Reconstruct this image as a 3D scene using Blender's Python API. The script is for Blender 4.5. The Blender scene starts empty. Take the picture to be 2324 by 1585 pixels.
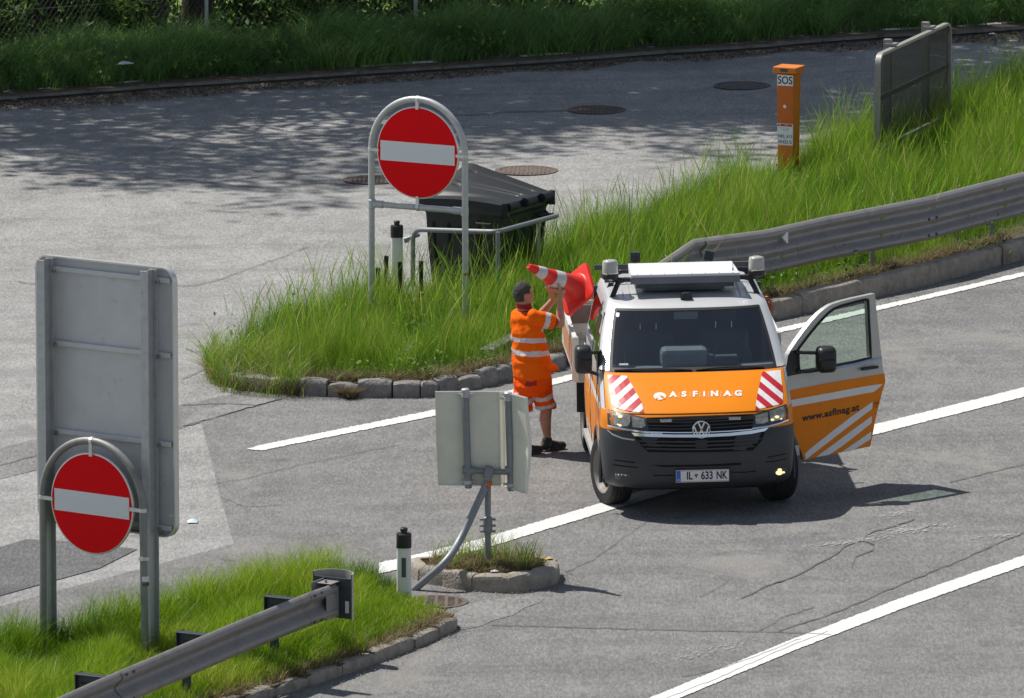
import bpy, bmesh, math, random
import numpy as np
from mathutils import Vector, Matrix, noise
R = math.radians
rng = np.random.default_rng(7)
random.seed(7)
scene = bpy.context.scene
COL = scene.collection

# ------------------------------------------------------------------ camera and ground geometry
FPX, CX, CY = 18000.0, 1162.0, 792.5       # long lens, in units of a 2324 px wide picture
PITCH = R(10.0)
D0 = 87.6
CAM = Vector((0, -D0*math.cos(PITCH), D0*math.sin(PITCH)))
FWD = Vector((0, math.cos(PITCH), -math.sin(PITCH)))
UPV = Vector((0, math.sin(PITCH), math.cos(PITCH)))
SLOPE = 0.016                               # cross fall of the carriageway

def ray(px, py):
    return FWD*FPX + Vector((1, 0, 0))*(px-CX) - UPV*(py-CY)
def G(px, py, h=0.0):
    """ground point (height h above the carriageway) seen in that direction when surveying the photo"""
    d = ray(px, py)
    t = (SLOPE*CAM.x + h - CAM.z)/(d.z - SLOPE*d.x)
    return CAM + d*t
def V(px, py, Y):
    d = ray(px, py)
    return CAM + d*((Y-CAM.y)/d.y)
def gz(x, h=0.0):
    return SLOPE*x + h

# ------------------------------------------------------------------ materials
def new_mat(name):
    m = bpy.data.materials.new(name); m.use_nodes = True
    nt = m.node_tree
    return m, nt, nt.nodes['Principled BSDF']
def N(nt, t, **kw):
    n = nt.nodes.new(t)
    for k, v in kw.items():
        if k in n.inputs: n.inputs[k].default_value = v
        else: setattr(n, k, v)
    return n
def ramp(nt, stops):
    n = nt.nodes.new('ShaderNodeValToRGB')
    e = n.color_ramp.elements
    while len(e) < len(stops): e.new(0.5)
    for i, (p, c) in enumerate(stops):
        e[i].position = p; e[i].color = (*c, 1) if len(c) == 3 else c
    return n
def hexc(s, k=1.0):
    v = [int(s[i:i+2], 16)/255 for i in (0, 2, 4)]
    return tuple(k*(x/12.92 if x <= .04045 else ((x+.055)/1.055)**2.4) for x in v)
def mat(name, col, rough=.6, metal=0.0, var=.12, vscale=6, bump=0.0, bscale=60, coat=0.0, dirt=None, spec=None):
    m, nt, b = new_mat(name)
    tc = N(nt, 'ShaderNodeTexCoord')
    nz = N(nt, 'ShaderNodeTexNoise', Scale=vscale, Detail=6.0, Roughness=.6)
    nt.links.new(tc.outputs['Object'], nz.inputs['Vector'])
    a = tuple(max(0, c*(1-var)) for c in col); c2 = tuple(min(1, c*(1+var)) for c in col)
    rp = ramp(nt, [(.3, a), (.7, c2)])
    nt.links.new(nz.outputs['Fac'], rp.inputs['Fac'])
    out = rp.outputs['Color']
    if dirt:
        n2 = N(nt, 'ShaderNodeTexNoise', Scale=dirt[1], Detail=8.0, Roughness=.7)
        nt.links.new(tc.outputs['Object'], n2.inputs['Vector'])
        r2 = ramp(nt, [(dirt[2], (0, 0, 0)), (min(1, dirt[2]+.18), (1, 1, 1))])
        nt.links.new(n2.outputs['Fac'], r2.inputs['Fac'])
        mx = N(nt, 'ShaderNodeMix', data_type='RGBA')
        nt.links.new(r2.outputs['Color'], mx.inputs[0]); nt.links.new(out, mx.inputs[6])
        mx.inputs[7].default_value = (*dirt[0], 1); out = mx.outputs[2]
    nt.links.new(out, b.inputs['Base Color'])
    b.inputs['Roughness'].default_value = rough; b.inputs['Metallic'].default_value = metal
    if coat: b.inputs['Coat Weight'].default_value = coat; b.inputs['Coat Roughness'].default_value = .05
    if spec is not None: b.inputs['Specular IOR Level'].default_value = spec
    if bump:
        n3 = N(nt, 'ShaderNodeTexNoise', Scale=bscale, Detail=4.0)
        nt.links.new(tc.outputs['Object'], n3.inputs['Vector'])
        bp = N(nt, 'ShaderNodeBump', Strength=bump, Distance=.02)
        nt.links.new(n3.outputs['Fac'], bp.inputs['Height']); nt.links.new(bp.outputs['Normal'], b.inputs['Normal'])
    return m
def asphalt(name, dark, light, blotch=.5, bump=.55, agg=130, stain=None):
    m, nt, b = new_mat(name)
    tc = N(nt, 'ShaderNodeTexCoord')
    L = nt.links.new
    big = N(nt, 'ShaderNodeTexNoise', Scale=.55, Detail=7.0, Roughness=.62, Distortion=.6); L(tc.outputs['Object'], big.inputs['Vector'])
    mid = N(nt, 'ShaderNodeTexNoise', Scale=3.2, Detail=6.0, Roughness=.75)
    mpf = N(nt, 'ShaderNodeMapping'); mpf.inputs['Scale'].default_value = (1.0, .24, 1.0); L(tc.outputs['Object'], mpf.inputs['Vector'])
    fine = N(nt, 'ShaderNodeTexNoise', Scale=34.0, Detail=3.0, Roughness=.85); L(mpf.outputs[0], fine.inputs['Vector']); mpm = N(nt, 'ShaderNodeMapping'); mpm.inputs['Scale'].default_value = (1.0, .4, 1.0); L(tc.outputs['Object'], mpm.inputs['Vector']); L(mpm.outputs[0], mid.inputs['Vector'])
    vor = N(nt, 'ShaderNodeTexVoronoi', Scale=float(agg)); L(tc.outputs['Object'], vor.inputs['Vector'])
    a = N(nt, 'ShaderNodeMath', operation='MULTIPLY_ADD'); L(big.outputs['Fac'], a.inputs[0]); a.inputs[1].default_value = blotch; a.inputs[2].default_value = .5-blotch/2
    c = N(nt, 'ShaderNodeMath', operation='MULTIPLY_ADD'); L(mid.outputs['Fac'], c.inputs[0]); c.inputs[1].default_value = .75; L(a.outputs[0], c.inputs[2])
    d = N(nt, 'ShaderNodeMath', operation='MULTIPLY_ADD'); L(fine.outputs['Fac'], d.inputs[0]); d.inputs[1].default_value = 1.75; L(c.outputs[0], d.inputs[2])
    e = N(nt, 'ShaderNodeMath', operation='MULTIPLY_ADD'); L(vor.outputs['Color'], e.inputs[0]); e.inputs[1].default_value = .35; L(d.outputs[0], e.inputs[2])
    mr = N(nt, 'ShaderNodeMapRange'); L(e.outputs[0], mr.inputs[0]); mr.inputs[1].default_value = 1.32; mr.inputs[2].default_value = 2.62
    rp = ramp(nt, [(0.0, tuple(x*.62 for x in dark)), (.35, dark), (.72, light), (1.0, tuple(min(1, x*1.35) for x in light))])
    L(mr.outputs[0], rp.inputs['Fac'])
    out = rp.outputs['Color']
    # tyre tracks and spills drawn out along the direction of travel
    ms = N(nt, 'ShaderNodeMapping'); ms.inputs['Rotation'].default_value = (0, 0, R(-52)); ms.inputs['Scale'].default_value = (.16, 1.5, 1); L(tc.outputs['Object'], ms.inputs['Vector'])
    ns = N(nt, 'ShaderNodeTexNoise', Scale=1.0, Detail=5.0, Roughness=.6); L(ms.outputs[0], ns.inputs['Vector'])
    rs = ramp(nt, [(.30, (.80, .80, .81)), (.52, (1, 1, 1)), (.75, (1.06, 1.055, 1.05))]); L(ns.outputs['Fac'], rs.inputs['Fac'])
    mm = N(nt, 'ShaderNodeMix', data_type='RGBA', blend_type='MULTIPLY'); mm.inputs[0].default_value = 1; L(out, mm.inputs[6]); L(rs.outputs['Color'], mm.inputs[7]); out = mm.outputs[2]
    nd = N(nt, 'ShaderNodeTexNoise', Scale=2.3, Detail=3.0, Roughness=.5); L(tc.outputs['Object'], nd.inputs['Vector'])
    rd_ = ramp(nt, [(.66, (1, 1, 1)), (.74, (.78, .77, .77))]); L(nd.outputs['Fac'], rd_.inputs['Fac'])
    md = N(nt, 'ShaderNodeMix', data_type='RGBA', blend_type='MULTIPLY'); md.inputs[0].default_value = 1; L(out, md.inputs[6]); L(rd_.outputs['Color'], md.inputs[7]); out = md.outputs[2]
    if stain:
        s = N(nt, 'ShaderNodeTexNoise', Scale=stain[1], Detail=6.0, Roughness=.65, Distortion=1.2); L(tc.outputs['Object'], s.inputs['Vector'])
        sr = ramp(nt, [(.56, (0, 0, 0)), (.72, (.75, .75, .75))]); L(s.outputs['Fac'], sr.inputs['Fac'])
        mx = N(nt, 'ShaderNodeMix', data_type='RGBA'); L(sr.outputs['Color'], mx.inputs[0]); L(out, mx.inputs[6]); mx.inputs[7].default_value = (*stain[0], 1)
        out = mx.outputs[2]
    L(out, b.inputs['Base Color'])
    b.inputs['Roughness'].default_value = .82; b.inputs['Specular IOR Level'].default_value = .35
    bp = N(nt, 'ShaderNodeBump', Strength=bump, Distance=.012); L(e.outputs[0], bp.inputs['Height']); L(bp.outputs['Normal'], b.inputs['Normal'])
    return m
def foliage(name, stops, trans=.45, rough=.55, patch=0.0, pscale=.6, pcol=None):
    """leaf material: colour comes from a per-leaf attribute, a share of the light passes through"""
    m, nt, b = new_mat(name); L = nt.links.new
    at = N(nt, 'ShaderNodeAttribute', attribute_name='tone')
    rp = ramp(nt, stops); L(at.outputs['Fac'], rp.inputs['Fac'])
    out = rp.outputs['Color']
    if pcol:
        tc = N(nt, 'ShaderNodeTexCoord'); nz = N(nt, 'ShaderNodeTexNoise', Scale=pscale, Detail=3.0); L(tc.outputs['Object'], nz.inputs['Vector'])
        r2 = ramp(nt, [(.42, (0, 0, 0)), (.62, (patch, patch, patch))]); L(nz.outputs['Fac'], r2.inputs['Fac'])
        mx = N(nt, 'ShaderNodeMix', data_type='RGBA'); L(r2.outputs['Color'], mx.inputs[0]); L(out, mx.inputs[6]); mx.inputs[7].default_value = (*pcol, 1)
        out = mx.outputs[2]
    L(out, b.inputs['Base Color']); b.inputs['Roughness'].default_value = rough; b.inputs['Specular IOR Level'].default_value = .3
    tr = N(nt, 'ShaderNodeBsdfTranslucent'); L(out, tr.inputs['Color'])
    mix = N(nt, 'ShaderNodeMixShader'); mix.inputs[0].default_value = trans
    L(b.outputs[0], mix.inputs[1]); L(tr.outputs[0], mix.inputs[2]); L(mix.outputs[0], nt.nodes['Material Output'].inputs['Surface'])
    return m
def glass(name, tint, refl=.06, dark=1.0):
    m, nt, b = new_mat(name); L = nt.links.new
    t = N(nt, 'ShaderNodeBsdfTransparent'); t.inputs['Color'].default_value = (*tint, 1)
    g = N(nt, 'ShaderNodeBsdfGlossy'); g.inputs['Roughness'].default_value = .02; g.inputs['Color'].default_value = (.9, .95, 1, 1)
    lw = N(nt, 'ShaderNodeLayerWeight'); lw.inputs['Blend'].default_value = .5
    p5 = N(nt, 'ShaderNodeMath', operation='POWER'); L(lw.outputs['Facing'], p5.inputs[0]); p5.inputs[1].default_value = 4.0
    f = N(nt, 'ShaderNodeMath', operation='MULTIPLY_ADD'); L(p5.outputs[0], f.inputs[0]); f.inputs[1].default_value = 1-refl; f.inputs[2].default_value = refl
    mx = N(nt, 'ShaderNodeMixShader'); L(f.outputs[0], mx.inputs[0]); L(t.outputs[0], mx.inputs[1]); L(g.outputs[0], mx.inputs[2])
    L(mx.outputs[0], nt.nodes['Material Output'].inputs['Surface'])
    return m
def emit(name, col, strength):
    m, nt, b = new_mat(name)
    b.inputs['Base Color'].default_value = (*col, 1); b.inputs['Emission Color'].default_value = (*col, 1); b.inputs['Emission Strength'].default_value = strength
    return m

M = {}
M['road'] = asphalt('road_asphalt', (.165, .164, .163), (.275, .273, .268), blotch=.45, stain=((.285, .272, .255), .35))
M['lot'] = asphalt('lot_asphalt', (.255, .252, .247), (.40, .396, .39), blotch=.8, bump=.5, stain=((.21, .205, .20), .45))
M['patch'] = asphalt('patch_asphalt', (.205, .203, .20), (.32, .318, .312), blotch=.3)
M['dark_patch'] = asphalt('dark_patch_asphalt', (.105, .105, .108), (.19, .19, .19), blotch=.3)
M['crack'] = mat('crack_tar', (.085, .085, .09), .8, var=.3)
M['line'] = mat('line_paint', (.70, .70, .69), .7, var=.07, vscale=3, bump=.25, bscale=120, dirt=((.36, .36, .355), 16, .60))
M['chalk'] = mat('chalk_stain', (.44, .44, .435), .9, var=.2)
M['soil'] = mat('soil', (.085, .065, .045), .95, var=.4, vscale=12, bump=.8, bscale=30, dirt=((.16, .13, .08), 9, .5))
M['stone'] = mat('kerb_granite', (.33, .295, .25), .9, var=.25, vscale=9, bump=.9, bscale=40, dirt=((.17, .125, .09), 4, .54))
M['stone_dark'] = mat('kerb_block_granite', (.23, .222, .215), .85, var=.3, vscale=9, bump=.7, bscale=35, dirt=((.26, .235, .21), 4, .55))
M['stone_far'] = mat('far_kerb_granite', (.75, .74, .73), .85, var=.25, vscale=5, bump=.7, bscale=40, dirt=((.40, .38, .36), 3, .60))
M['galv'] = mat('galvanised_steel', (.54, .55, .555), .5, .35, var=.10, vscale=14, dirt=((.28, .27, .26), 12, .6))
M['galv_dark'] = mat('weathered_steel', (.30, .295, .29), .55, .35, var=.15, vscale=10, dirt=((.2, .18, .16), 5, .52))
M['tube'] = mat('tube_grey', (.26, .275, .30), .5, .3, var=.1, vscale=20, dirt=((.17, .16, .15), 16, .6))
M['alu'] = mat('aluminium_sheet', (.66, .665, .67), .55, .15, var=.06, vscale=5, dirt=((.42, .42, .41), 6, .6))
M['alu_dull'] = mat('dull_aluminium', (.84, .82, .71), .6, .0, var=.05, vscale=6, dirt=((.66, .65, .56), 5, .62))
M['alu_edge'] = mat('aluminium_edge', (.72, .72, .70), .35, .6, var=.05)
M['rail'] = mat('guardrail_steel', (.29, .27, .255), .5, .2, var=.10, vscale=7, dirt=((.20, .18, .165), 4, .55))
M['rail_far'] = mat('far_guardrail_steel', (.30, .288, .28), .48, .2, var=.10, vscale=6, dirt=((.22, .205, .195), 4, .55))
M['steel_black'] = mat('dark_bracket_steel', (.06, .075, .085), .45, .3, var=.15)
M['red_sign'] = mat('sign_red_sheet', (.96, .003, .008), .5, var=.04, vscale=30, spec=.12)
M['white_sign'] = mat('sign_white_sheet', (.86, .88, .90), .5, var=.03, vscale=60, bump=.1, bscale=200)
M['white_plastic'] = mat('white_plastic', (.78, .79, .77), .45, var=.05, dirt=((.55, .55, .5), 9, .64))
M['black_plastic'] = mat('black_plastic', (.018, .019, .021), .42, var=.2)
M['charcoal'] = mat('charcoal_plastic', (.042, .046, .053), .5, var=.12, bump=.08, bscale=300)
M['bin_dark'] = mat('bin_plastic', (.016, .022, .019), .5, var=.25, dirt=((.03, .03, .028), 6, .62))
M['bin_lid'] = mat('bin_lid_plastic', (.022, .025, .03), .5, var=.2, dirt=((.045, .045, .048), 5, .6), spec=.35)
M['orange_post'] = mat('post_orange', (.72, .20, .010), .45, var=.06, dirt=((.55, .15, .02), 8, .66))
M['rust'] = mat('rusty_iron', (.15, .115, .098), .75, .25, var=.35, vscale=20, bump=.4, bscale=60)
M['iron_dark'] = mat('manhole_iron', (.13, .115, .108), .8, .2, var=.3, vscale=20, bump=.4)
M['black_text'] = mat('black_lettering', (.015, .015, .016), .5)
M['white_text'] = mat('white_lettering', (.85, .85, .83), .45, var=.02)
M['rubber'] = mat('black_rubber', (.012, .012, .012), .6)

# ------------------------------------------------------------------ mesh helper
class MB:
    def __init__(s): s.v = []; s.f = []; s.m = []; s.cur = 0
    def vert(s, p): s.v.append(tuple(p)); return len(s.v)-1
    def face(s, idx): s.f.append(tuple(idx)); s.m.append(s.cur)
    def quad(s, a, b, c, d): s.face([s.vert(a), s.vert(b), s.vert(c), s.vert(d)])
    def poly(s, pts): s.face([s.vert(p) for p in pts])
    def box(s, c, d, rot=None):
        x, y, z = (k/2 for k in d); ids = []
        for sx, sy, sz in ((-1,-1,-1),(1,-1,-1),(1,1,-1),(-1,1,-1),(-1,-1,1),(1,-1,1),(1,1,1),(-1,1,1)):
            p = Vector((sx*x, sy*y, sz*z))
            if rot is not None: p = rot @ p
            ids.append(s.vert(p+Vector(c)))
        for q in ((0,3,2,1),(4,5,6,7),(0,1,5,4),(1,2,6,5),(2,3,7,6),(3,0,4,7)): s.face([ids[k] for k in q])
    def bar(s, a, b, w, h, up=(0,0,1)):
        a = Vector(a); b = Vector(b); d = (b-a); L = d.length; d.normalize()
        u = Vector(up)
        if abs(d.dot(u)) > .98: u = Vector((0,1,0))
        r = d.cross(u).normalized(); u = r.cross(d)
        s.box((a+b)/2, (w, L, h), Matrix((r, d, u)).transposed())
    def rings(s, rings, closed=True, caps=True):
        base = [[s.vert(p) for p in r] for r in rings]; n = len(rings[0])
        for i in range(len(base)-1):
            for k in range(n if closed else n-1):
                k2 = (k+1) % n
                s.face([base[i][k], base[i][k2], base[i+1][k2], base[i+1][k]])
        if caps and closed:
            s.face(base[0][::-1]); s.face(base[-1])
    def tube(s, path, r, n=12, caps=True):
        path = [Vector(p) for p in path]; rs = r if isinstance(r, (list, tuple)) else [r]*len(path)
        t0 = (path[1]-path[0]).normalized(); u = Vector((0,0,1)) if abs(t0.z) < .9 else Vector((1,0,0))
        nrm = t0.cross(u).normalized(); out = []
        for i, p in enumerate(path):
            if i == 0: t = path[1]-path[0]
            elif i == len(path)-1: t = path[-1]-path[-2]
            else: t = (path[i+1]-path[i]).normalized()+(path[i]-path[i-1]).normalized()
            t.normalize(); nrm = (nrm - t*nrm.dot(t)).normalized(); bn = t.cross(nrm)
            out.append([p+(nrm*math.cos(2*math.pi*k/n)+bn*math.sin(2*math.pi*k/n))*rs[i] for k in range(n)])
        s.rings(out, caps=caps)
    def lathe(s, prof, c=(0,0,0), n=24, axis=None, caps=True):
        c = Vector(c); q = Vector((0,0,1)).rotation_difference(Vector(axis).normalized()) if axis is not None else None
        rr = []
        for (r, z) in prof:
            ring = []
            for k in range(n):
                p = Vector((r*math.cos(2*math.pi*k/n), r*math.sin(2*math.pi*k/n), z))
                if q is not None: p = q @ p
                ring.append(c+p)
            rr.append(ring)
        s.rings(rr, caps=caps)
    def grid(s, rows):
        ids = [[s.vert(p) for p in r] for r in rows]
        for i in range(len(ids)-1):
            for k in range(len(ids[0])-1): s.face([ids[i][k], ids[i][k+1], ids[i+1][k+1], ids[i+1][k]])
    def ball(s, c, r, n=16, m=10, q=None):
        c = Vector(c); r = Vector(r) if not isinstance(r, (int, float)) else Vector((r, r, r)); rr = []
        for i in range(m+1):
            a = -math.pi/2+math.pi*i/m; a = max(-1.555, min(1.555, a)); ring = []
            for k in range(n):
                b = 2*math.pi*k/n
                p = Vector((r.x*math.cos(a)*math.cos(b), r.y*math.cos(a)*math.sin(b), r.z*math.sin(a)))
                ring.append(c+(q @ p if q is not None else p))
            rr.append(ring)
        s.rings(rr)
    def cap(s, a, b, ra, rb, n=14):
        """tapered capsule"""
        a = Vector(a); b = Vector(b); d = (b-a); L = d.length; d.normalize()
        u = Vector((0,0,1)) if abs(d.z) < .9 else Vector((1,0,0)); x = d.cross(u).normalized(); y = d.cross(x); rr = []
        for (o, r0, sgn) in ((a, ra, -1), (b, rb, 1)):
            for i in range(5):
                t = math.pi/2*i/4; t = min(t, 1.54)
                if sgn < 0: t = 1.54-t if i < 4 else 0.0
                rr.append([o+d*(sgn*r0*math.sin(t))+(x*math.cos(2*math.pi*k/n)+y*math.sin(2*math.pi*k/n))*r0*math.cos(t) for k in range(n)])
        s.rings(rr)
    def build(s, name, mats, parent=None, smooth=None, bevel=0.0, recalc=True, weld=0):
        me = bpy.data.meshes.new(name); me.from_pydata(s.v, [], s.f)
        for m in (mats if isinstance(mats, (list, tuple)) else [mats]): me.materials.append(M[m] if isinstance(m, str) else m)
        if me.polygons: me.polygons.foreach_set('material_index', s.m)
        if recalc or weld:
            bm = bmesh.new(); bm.from_mesh(me)
            if weld: bmesh.ops.remove_doubles(bm, verts=bm.verts, dist=weld)
            if recalc: bmesh.ops.recalc_face_normals(bm, faces=bm.faces)
            bm.to_mesh(me); bm.free()
        if smooth is not None:
            me.shade_smooth(); me.set_sharp_from_angle(angle=R(smooth))
        me.update()
        o = bpy.data.objects.new(name, me); COL.objects.link(o)
        if parent is not None: o.parent = parent
        if bevel:
            b = o.modifiers.new('bevel', 'BEVEL'); b.width = bevel; b.segments = 2; b.limit_method = 'ANGLE'; b.angle_limit = R(35)
        return o
def empty(name, loc, rot=None, mw=None):
    o = bpy.data.objects.new(name, None); o.empty_display_size = .2; COL.objects.link(o)
    if mw is not None: o.matrix_world = mw
    else:
        o.location = loc
        if rot is not None: o.rotation_euler = (0, 0, rot)
    return o
def tag(o, label=None, cat=None, group=None, kind=None):
    if label: o['label'] = label
    if cat: o['category'] = cat
    if group: o['group'] = group
    if kind: o['kind'] = kind
    return o
def fillet(path, r, n=6):
    path = [Vector(p) for p in path]; out = [path[0]]
    for a, b, c in zip(path, path[1:], path[2:]):
        u = (a-b); v = (c-b); k = min(r, u.length*.45, v.length*.45); u.normalize(); v.normalize()
        p0 = b+u*k; p1 = b+v*k
        for i in range(n+1):
            t = i/n; out.append(p0*(1-t)**2+b*2*t*(1-t)+p1*t*t)
    out.append(path[-1]); return out
def text_mesh(txt, size, align='CENTER', extrude=0.0, spacing=1.0, bold=0.0, sx=1.0):
    """lettering as flat triangles: returns vertices (x, y) and faces"""
    c = bpy.data.curves.new('lettering', 'FONT'); c.body = txt; c.size = size; c.align_x = align; c.align_y = 'CENTER'
    c.space_character = spacing; c.offset = bold; c.resolution_u = 4
    o = bpy.data.objects.new('lettering', c); COL.objects.link(o)
    dg = bpy.context.evaluated_depsgraph_get(); me = o.evaluated_get(dg).to_mesh()
    vs = [(v.co.x*sx, v.co.y) for v in me.vertices]; fs = [tuple(p.vertices) for p in me.polygons]
    bpy.data.objects.remove(o); bpy.data.curves.remove(c)
    return vs, fs
def put_text(mb, txt, size, fn, **kw):
    vs, fs = text_mesh(txt, size, **kw); b = len(mb.v)
    for p in vs: mb.vert(fn(*p))
    for f in fs: mb.face([b+i for i in f])
def clip(poly, n, d):
    """part of a convex 2-D polygon with n.p >= d"""
    out = []
    for i in range(len(poly)):
        a, b = poly[i], poly[(i+1) % len(poly)]
        da = n[0]*a[0]+n[1]*a[1]-d; db = n[0]*b[0]+n[1]*b[1]-d
        if da >= 0: out.append(a)
        if da*db < 0:
            t = da/(da-db); out.append((a[0]+(b[0]-a[0])*t, a[1]+(b[1]-a[1])*t))
    return out
def flat_poly(pts3, name, m, parent=None, depth=0.0):
    bm = bmesh.new(); vs = [bm.verts.new(p) for p in pts3]; f = bm.faces.new(vs)
    if f.normal.z < 0 or (f.normal_update() or f.normal.z < 0): f.normal_flip()
    if depth:
        ex = bmesh.ops.extrude_face_region(bm, geom=[f])
        for e in ex['geom']:
            if isinstance(e, bmesh.types.BMVert): e.co.z += 0
        for v in vs: v.co.z -= depth
        bmesh.ops.recalc_face_normals(bm, faces=bm.faces)
    bmesh.ops.triangulate(bm, faces=bm.faces, ngon_method='EAR_CLIP')
    me = bpy.data.meshes.new(name); bm.to_mesh(me); bm.free()
    me.materials.append(M[m]); o = bpy.data.objects.new(name, me); COL.objects.link(o)
    if parent is not None: o.parent = parent
    return o
def structure(o): o['kind'] = 'structure'; return o
def inside(poly, x, y):
    """vectorised point in polygon"""
    c = np.zeros(len(x), bool); n = len(poly)
    for i in range(n):
        x1, y1 = poly[i]; x2, y2 = poly[(i+1) % n]
        k = ((y1 > y) != (y2 > y)); xx = (x2-x1)*(y-y1)/((y2-y1) if y2 != y1 else 1e-9)+x1
        c ^= k & (x < xx)
    return c
def edge_dist(poly, x, y):
    d = np.full(len(x), 1e9); n = len(poly)
    for i in range(n):
        ax, ay = poly[i]; bx, by = poly[(i+1) % n]; vx, vy = bx-ax, by-ay; L = vx*vx+vy*vy+1e-12
        t = np.clip(((x-ax)*vx+(y-ay)*vy)/L, 0, 1); d = np.minimum(d, np.hypot(x-ax-t*vx, y-ay-t*vy))
    return d
def sample(poly, n):
    P = np.array(poly); lo, hi = P.min(0), P.max(0); out = np.zeros((0, 2))
    while len(out) < n:
        q = lo+rng.random((n*2, 2))*(hi-lo); out = np.vstack([out, q[inside(poly, q[:, 0], q[:, 1])]])
    return out[:n]
def mesh_from_np(name, verts, quads, tone, m, parent=None):
    me = bpy.data.meshes.new(name); nv, nf = len(verts), len(quads); k = quads.shape[1]
    me.vertices.add(nv); me.loops.add(nf*k); me.polygons.add(nf)
    me.vertices.foreach_set('co', verts.astype(np.float32).ravel())
    me.loops.foreach_set('vertex_index', quads.astype(np.int32).ravel())
    me.polygons.foreach_set('loop_start', np.arange(0, nf*k, k, dtype=np.int32))
    me.update(calc_edges=True)
    a = me.attributes.new('tone', 'FLOAT', 'POINT'); a.data.foreach_set('value', tone.astype(np.float32))
    me.materials.append(M[m] if isinstance(m, str) else m); me.shade_smooth()
    o = bpy.data.objects.new(name, me); COL.objects.link(o)
    if parent is not None: o.parent = parent
    return o
def blades(name, xy, z, h, w, lean, tone, m, head=None, segs=3, face_dir=None):
    """grass: every blade a bent, tapering strip"""
    n = len(xy); ang = rng.random(n)*2*np.pi; la = rng.random(n)*2*np.pi
    la = np.where(rng.random(n) < .75, la, rng.normal(.2, .9, n))       # wind leans part of them one way
    L = h*lean*(.4+1.2*rng.random(n)); px, py = np.cos(ang)*w/2, np.sin(ang)*w/2
    vs = []; tn = []
    ts = np.linspace(0, 1, segs+1)
    for t in ts:
        off = L*t*t; zz = h*t*(1-.18*lean*t)
        k = (1-t)**.6 if t < 1 else .06
        k = np.full(n, max(k, .08))
        if head is not None: k = np.where(head, .45 if t < .75 else (1.5 if t < 1 else .3), k)
        cx = xy[:, 0]+np.cos(la)*off; cy = xy[:, 1]+np.sin(la)*off
        vs += [np.stack([cx-px*k, cy-py*k, z+zz], 1), np.stack([cx+px*k, cy+py*k, z+zz], 1)]
        tn += [tone, tone]
    A = np.stack(vs, 1).reshape(-1, 3); T = np.stack(tn, 1).reshape(-1)
    base = (np.arange(n)*(2*(segs+1)))[:, None]
    q = np.concatenate([base+np.array([2*i, 2*i+1, 2*i+3, 2*i+2]) for i in range(segs)], 1).reshape(-1, 4)
    return mesh_from_np(name, A, q, T, m)
def leaf_cloud(name, pts, size, m, tone, parent=None, flat=.35):
    n = len(pts); a = rng.random(n)*2*np.pi; tilt = rng.normal(0, 1, (n, 3)); tilt[:, 2] = np.abs(tilt[:, 2])+flat
    nn = tilt/np.linalg.norm(tilt, axis=1)[:, None]
    t = np.stack([np.cos(a), np.sin(a), np.zeros(n)], 1); u = np.cross(nn, t); u /= np.linalg.norm(u, axis=1)[:, None]+1e-9; v = np.cross(nn, u)
    s = size[:, None]
    A = np.stack([pts-u*s, pts+v*s*.42+nn*s*.08, pts+u*s, pts-v*s*.42+nn*s*.08], 1).reshape(-1, 3)
    q = np.arange(n*4).reshape(-1, 4)
    return mesh_from_np(name, A, q, np.repeat(tone, 4), m, parent)
# ================================================================== SETTING
def gpoly(px, h): return [G(p[0], p[1], h) if len(p) == 2 else Vector((p[0], p[1], gz(p[0], h))) for p in px]
FRONT = [(150, 60, 0), (150, -220, 0), (-150, -220, 0)]
def sheet(name, px, h, m): return structure(flat_poly(gpoly(px, h), name, m))

# base ground to the horizon
b = MB(); e = 900.0
for i in range(6):
    for j in range(6):
        x0, x1 = -e+i*e/3, -e+(i+1)*e/3; y0, y1 = -e+j*e/3, -e+(j+1)*e/3
        b.quad((x0, y0, -3.2), (x1, y0, -3.2), (x1, y1, -3.2), (x0, y1, -3.2))
M['meadow'] = mat('meadow_ground', (.16, .24, .045), .9, var=.35, vscale=1.3, bump=.5, bscale=9)
structure(b.build('ground', 'meadow', weld=.001))

FAR = [(-900, 312), (-400, 262), (0, 226), (128, 217), (269, 206), (410, 195), (581, 185), (813, 169), (1133, 149), (1285, 139), (1453, 125),
       (1613, 115), (1743, 107), (1822, 98), (2015, 84), (2180, 77), (2324, 66), (2800, 30), (3400, -15)]
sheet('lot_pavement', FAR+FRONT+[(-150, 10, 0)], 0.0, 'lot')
KERB_T = [(477, 852), (525, 884), (600, 893), (675, 899), (795, 905), (987, 904), (1040, 891), (1101, 880), (1162, 868), (1290, 836), (1500, 783),
          (1749, 728), (1861, 706), (2071, 657), (2324, 590), (2900, 437)]
sheet('road', KERB_T[2:]+[(150, 45, 0)]+FRONT[1:]+[(-150, -24, 0), (-300, 1480), (0, 1376), (530, 1235), (515, 1180), (500, 1128), (480, 1045), (456, 960), (413, 969), (240, 1020),
      (82, 1067), (0, 1088), (-400, 1190), (-400, 1110), (0, 1017), (200, 968), (410, 919), (560, 888)], .004, 'road')
sheet('road_surface', [(-300, 1290), (0, 1242), (60, 1224), (150, 1228), (312, 1246), (225, 1290), (136, 1314), (0, 1352), (-300, 1430)], .008, 'dark_patch')
sheet('road_surface', [(1000, 1388), (1040, 1376), (1064, 1371), (1098, 1362), (1130, 1360), (1172, 1353), (1222, 1351), (1236, 1358), (1226, 1367), (1190, 1380), (1166, 1396), (1120, 1408), (1092, 1421), (1046, 1430)], .008, 'patch')
sheet('road_surface', [(413, 967), (440, 935), (520, 917), (600, 903), (640, 905), (520, 938)], .008, 'patch')

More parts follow.
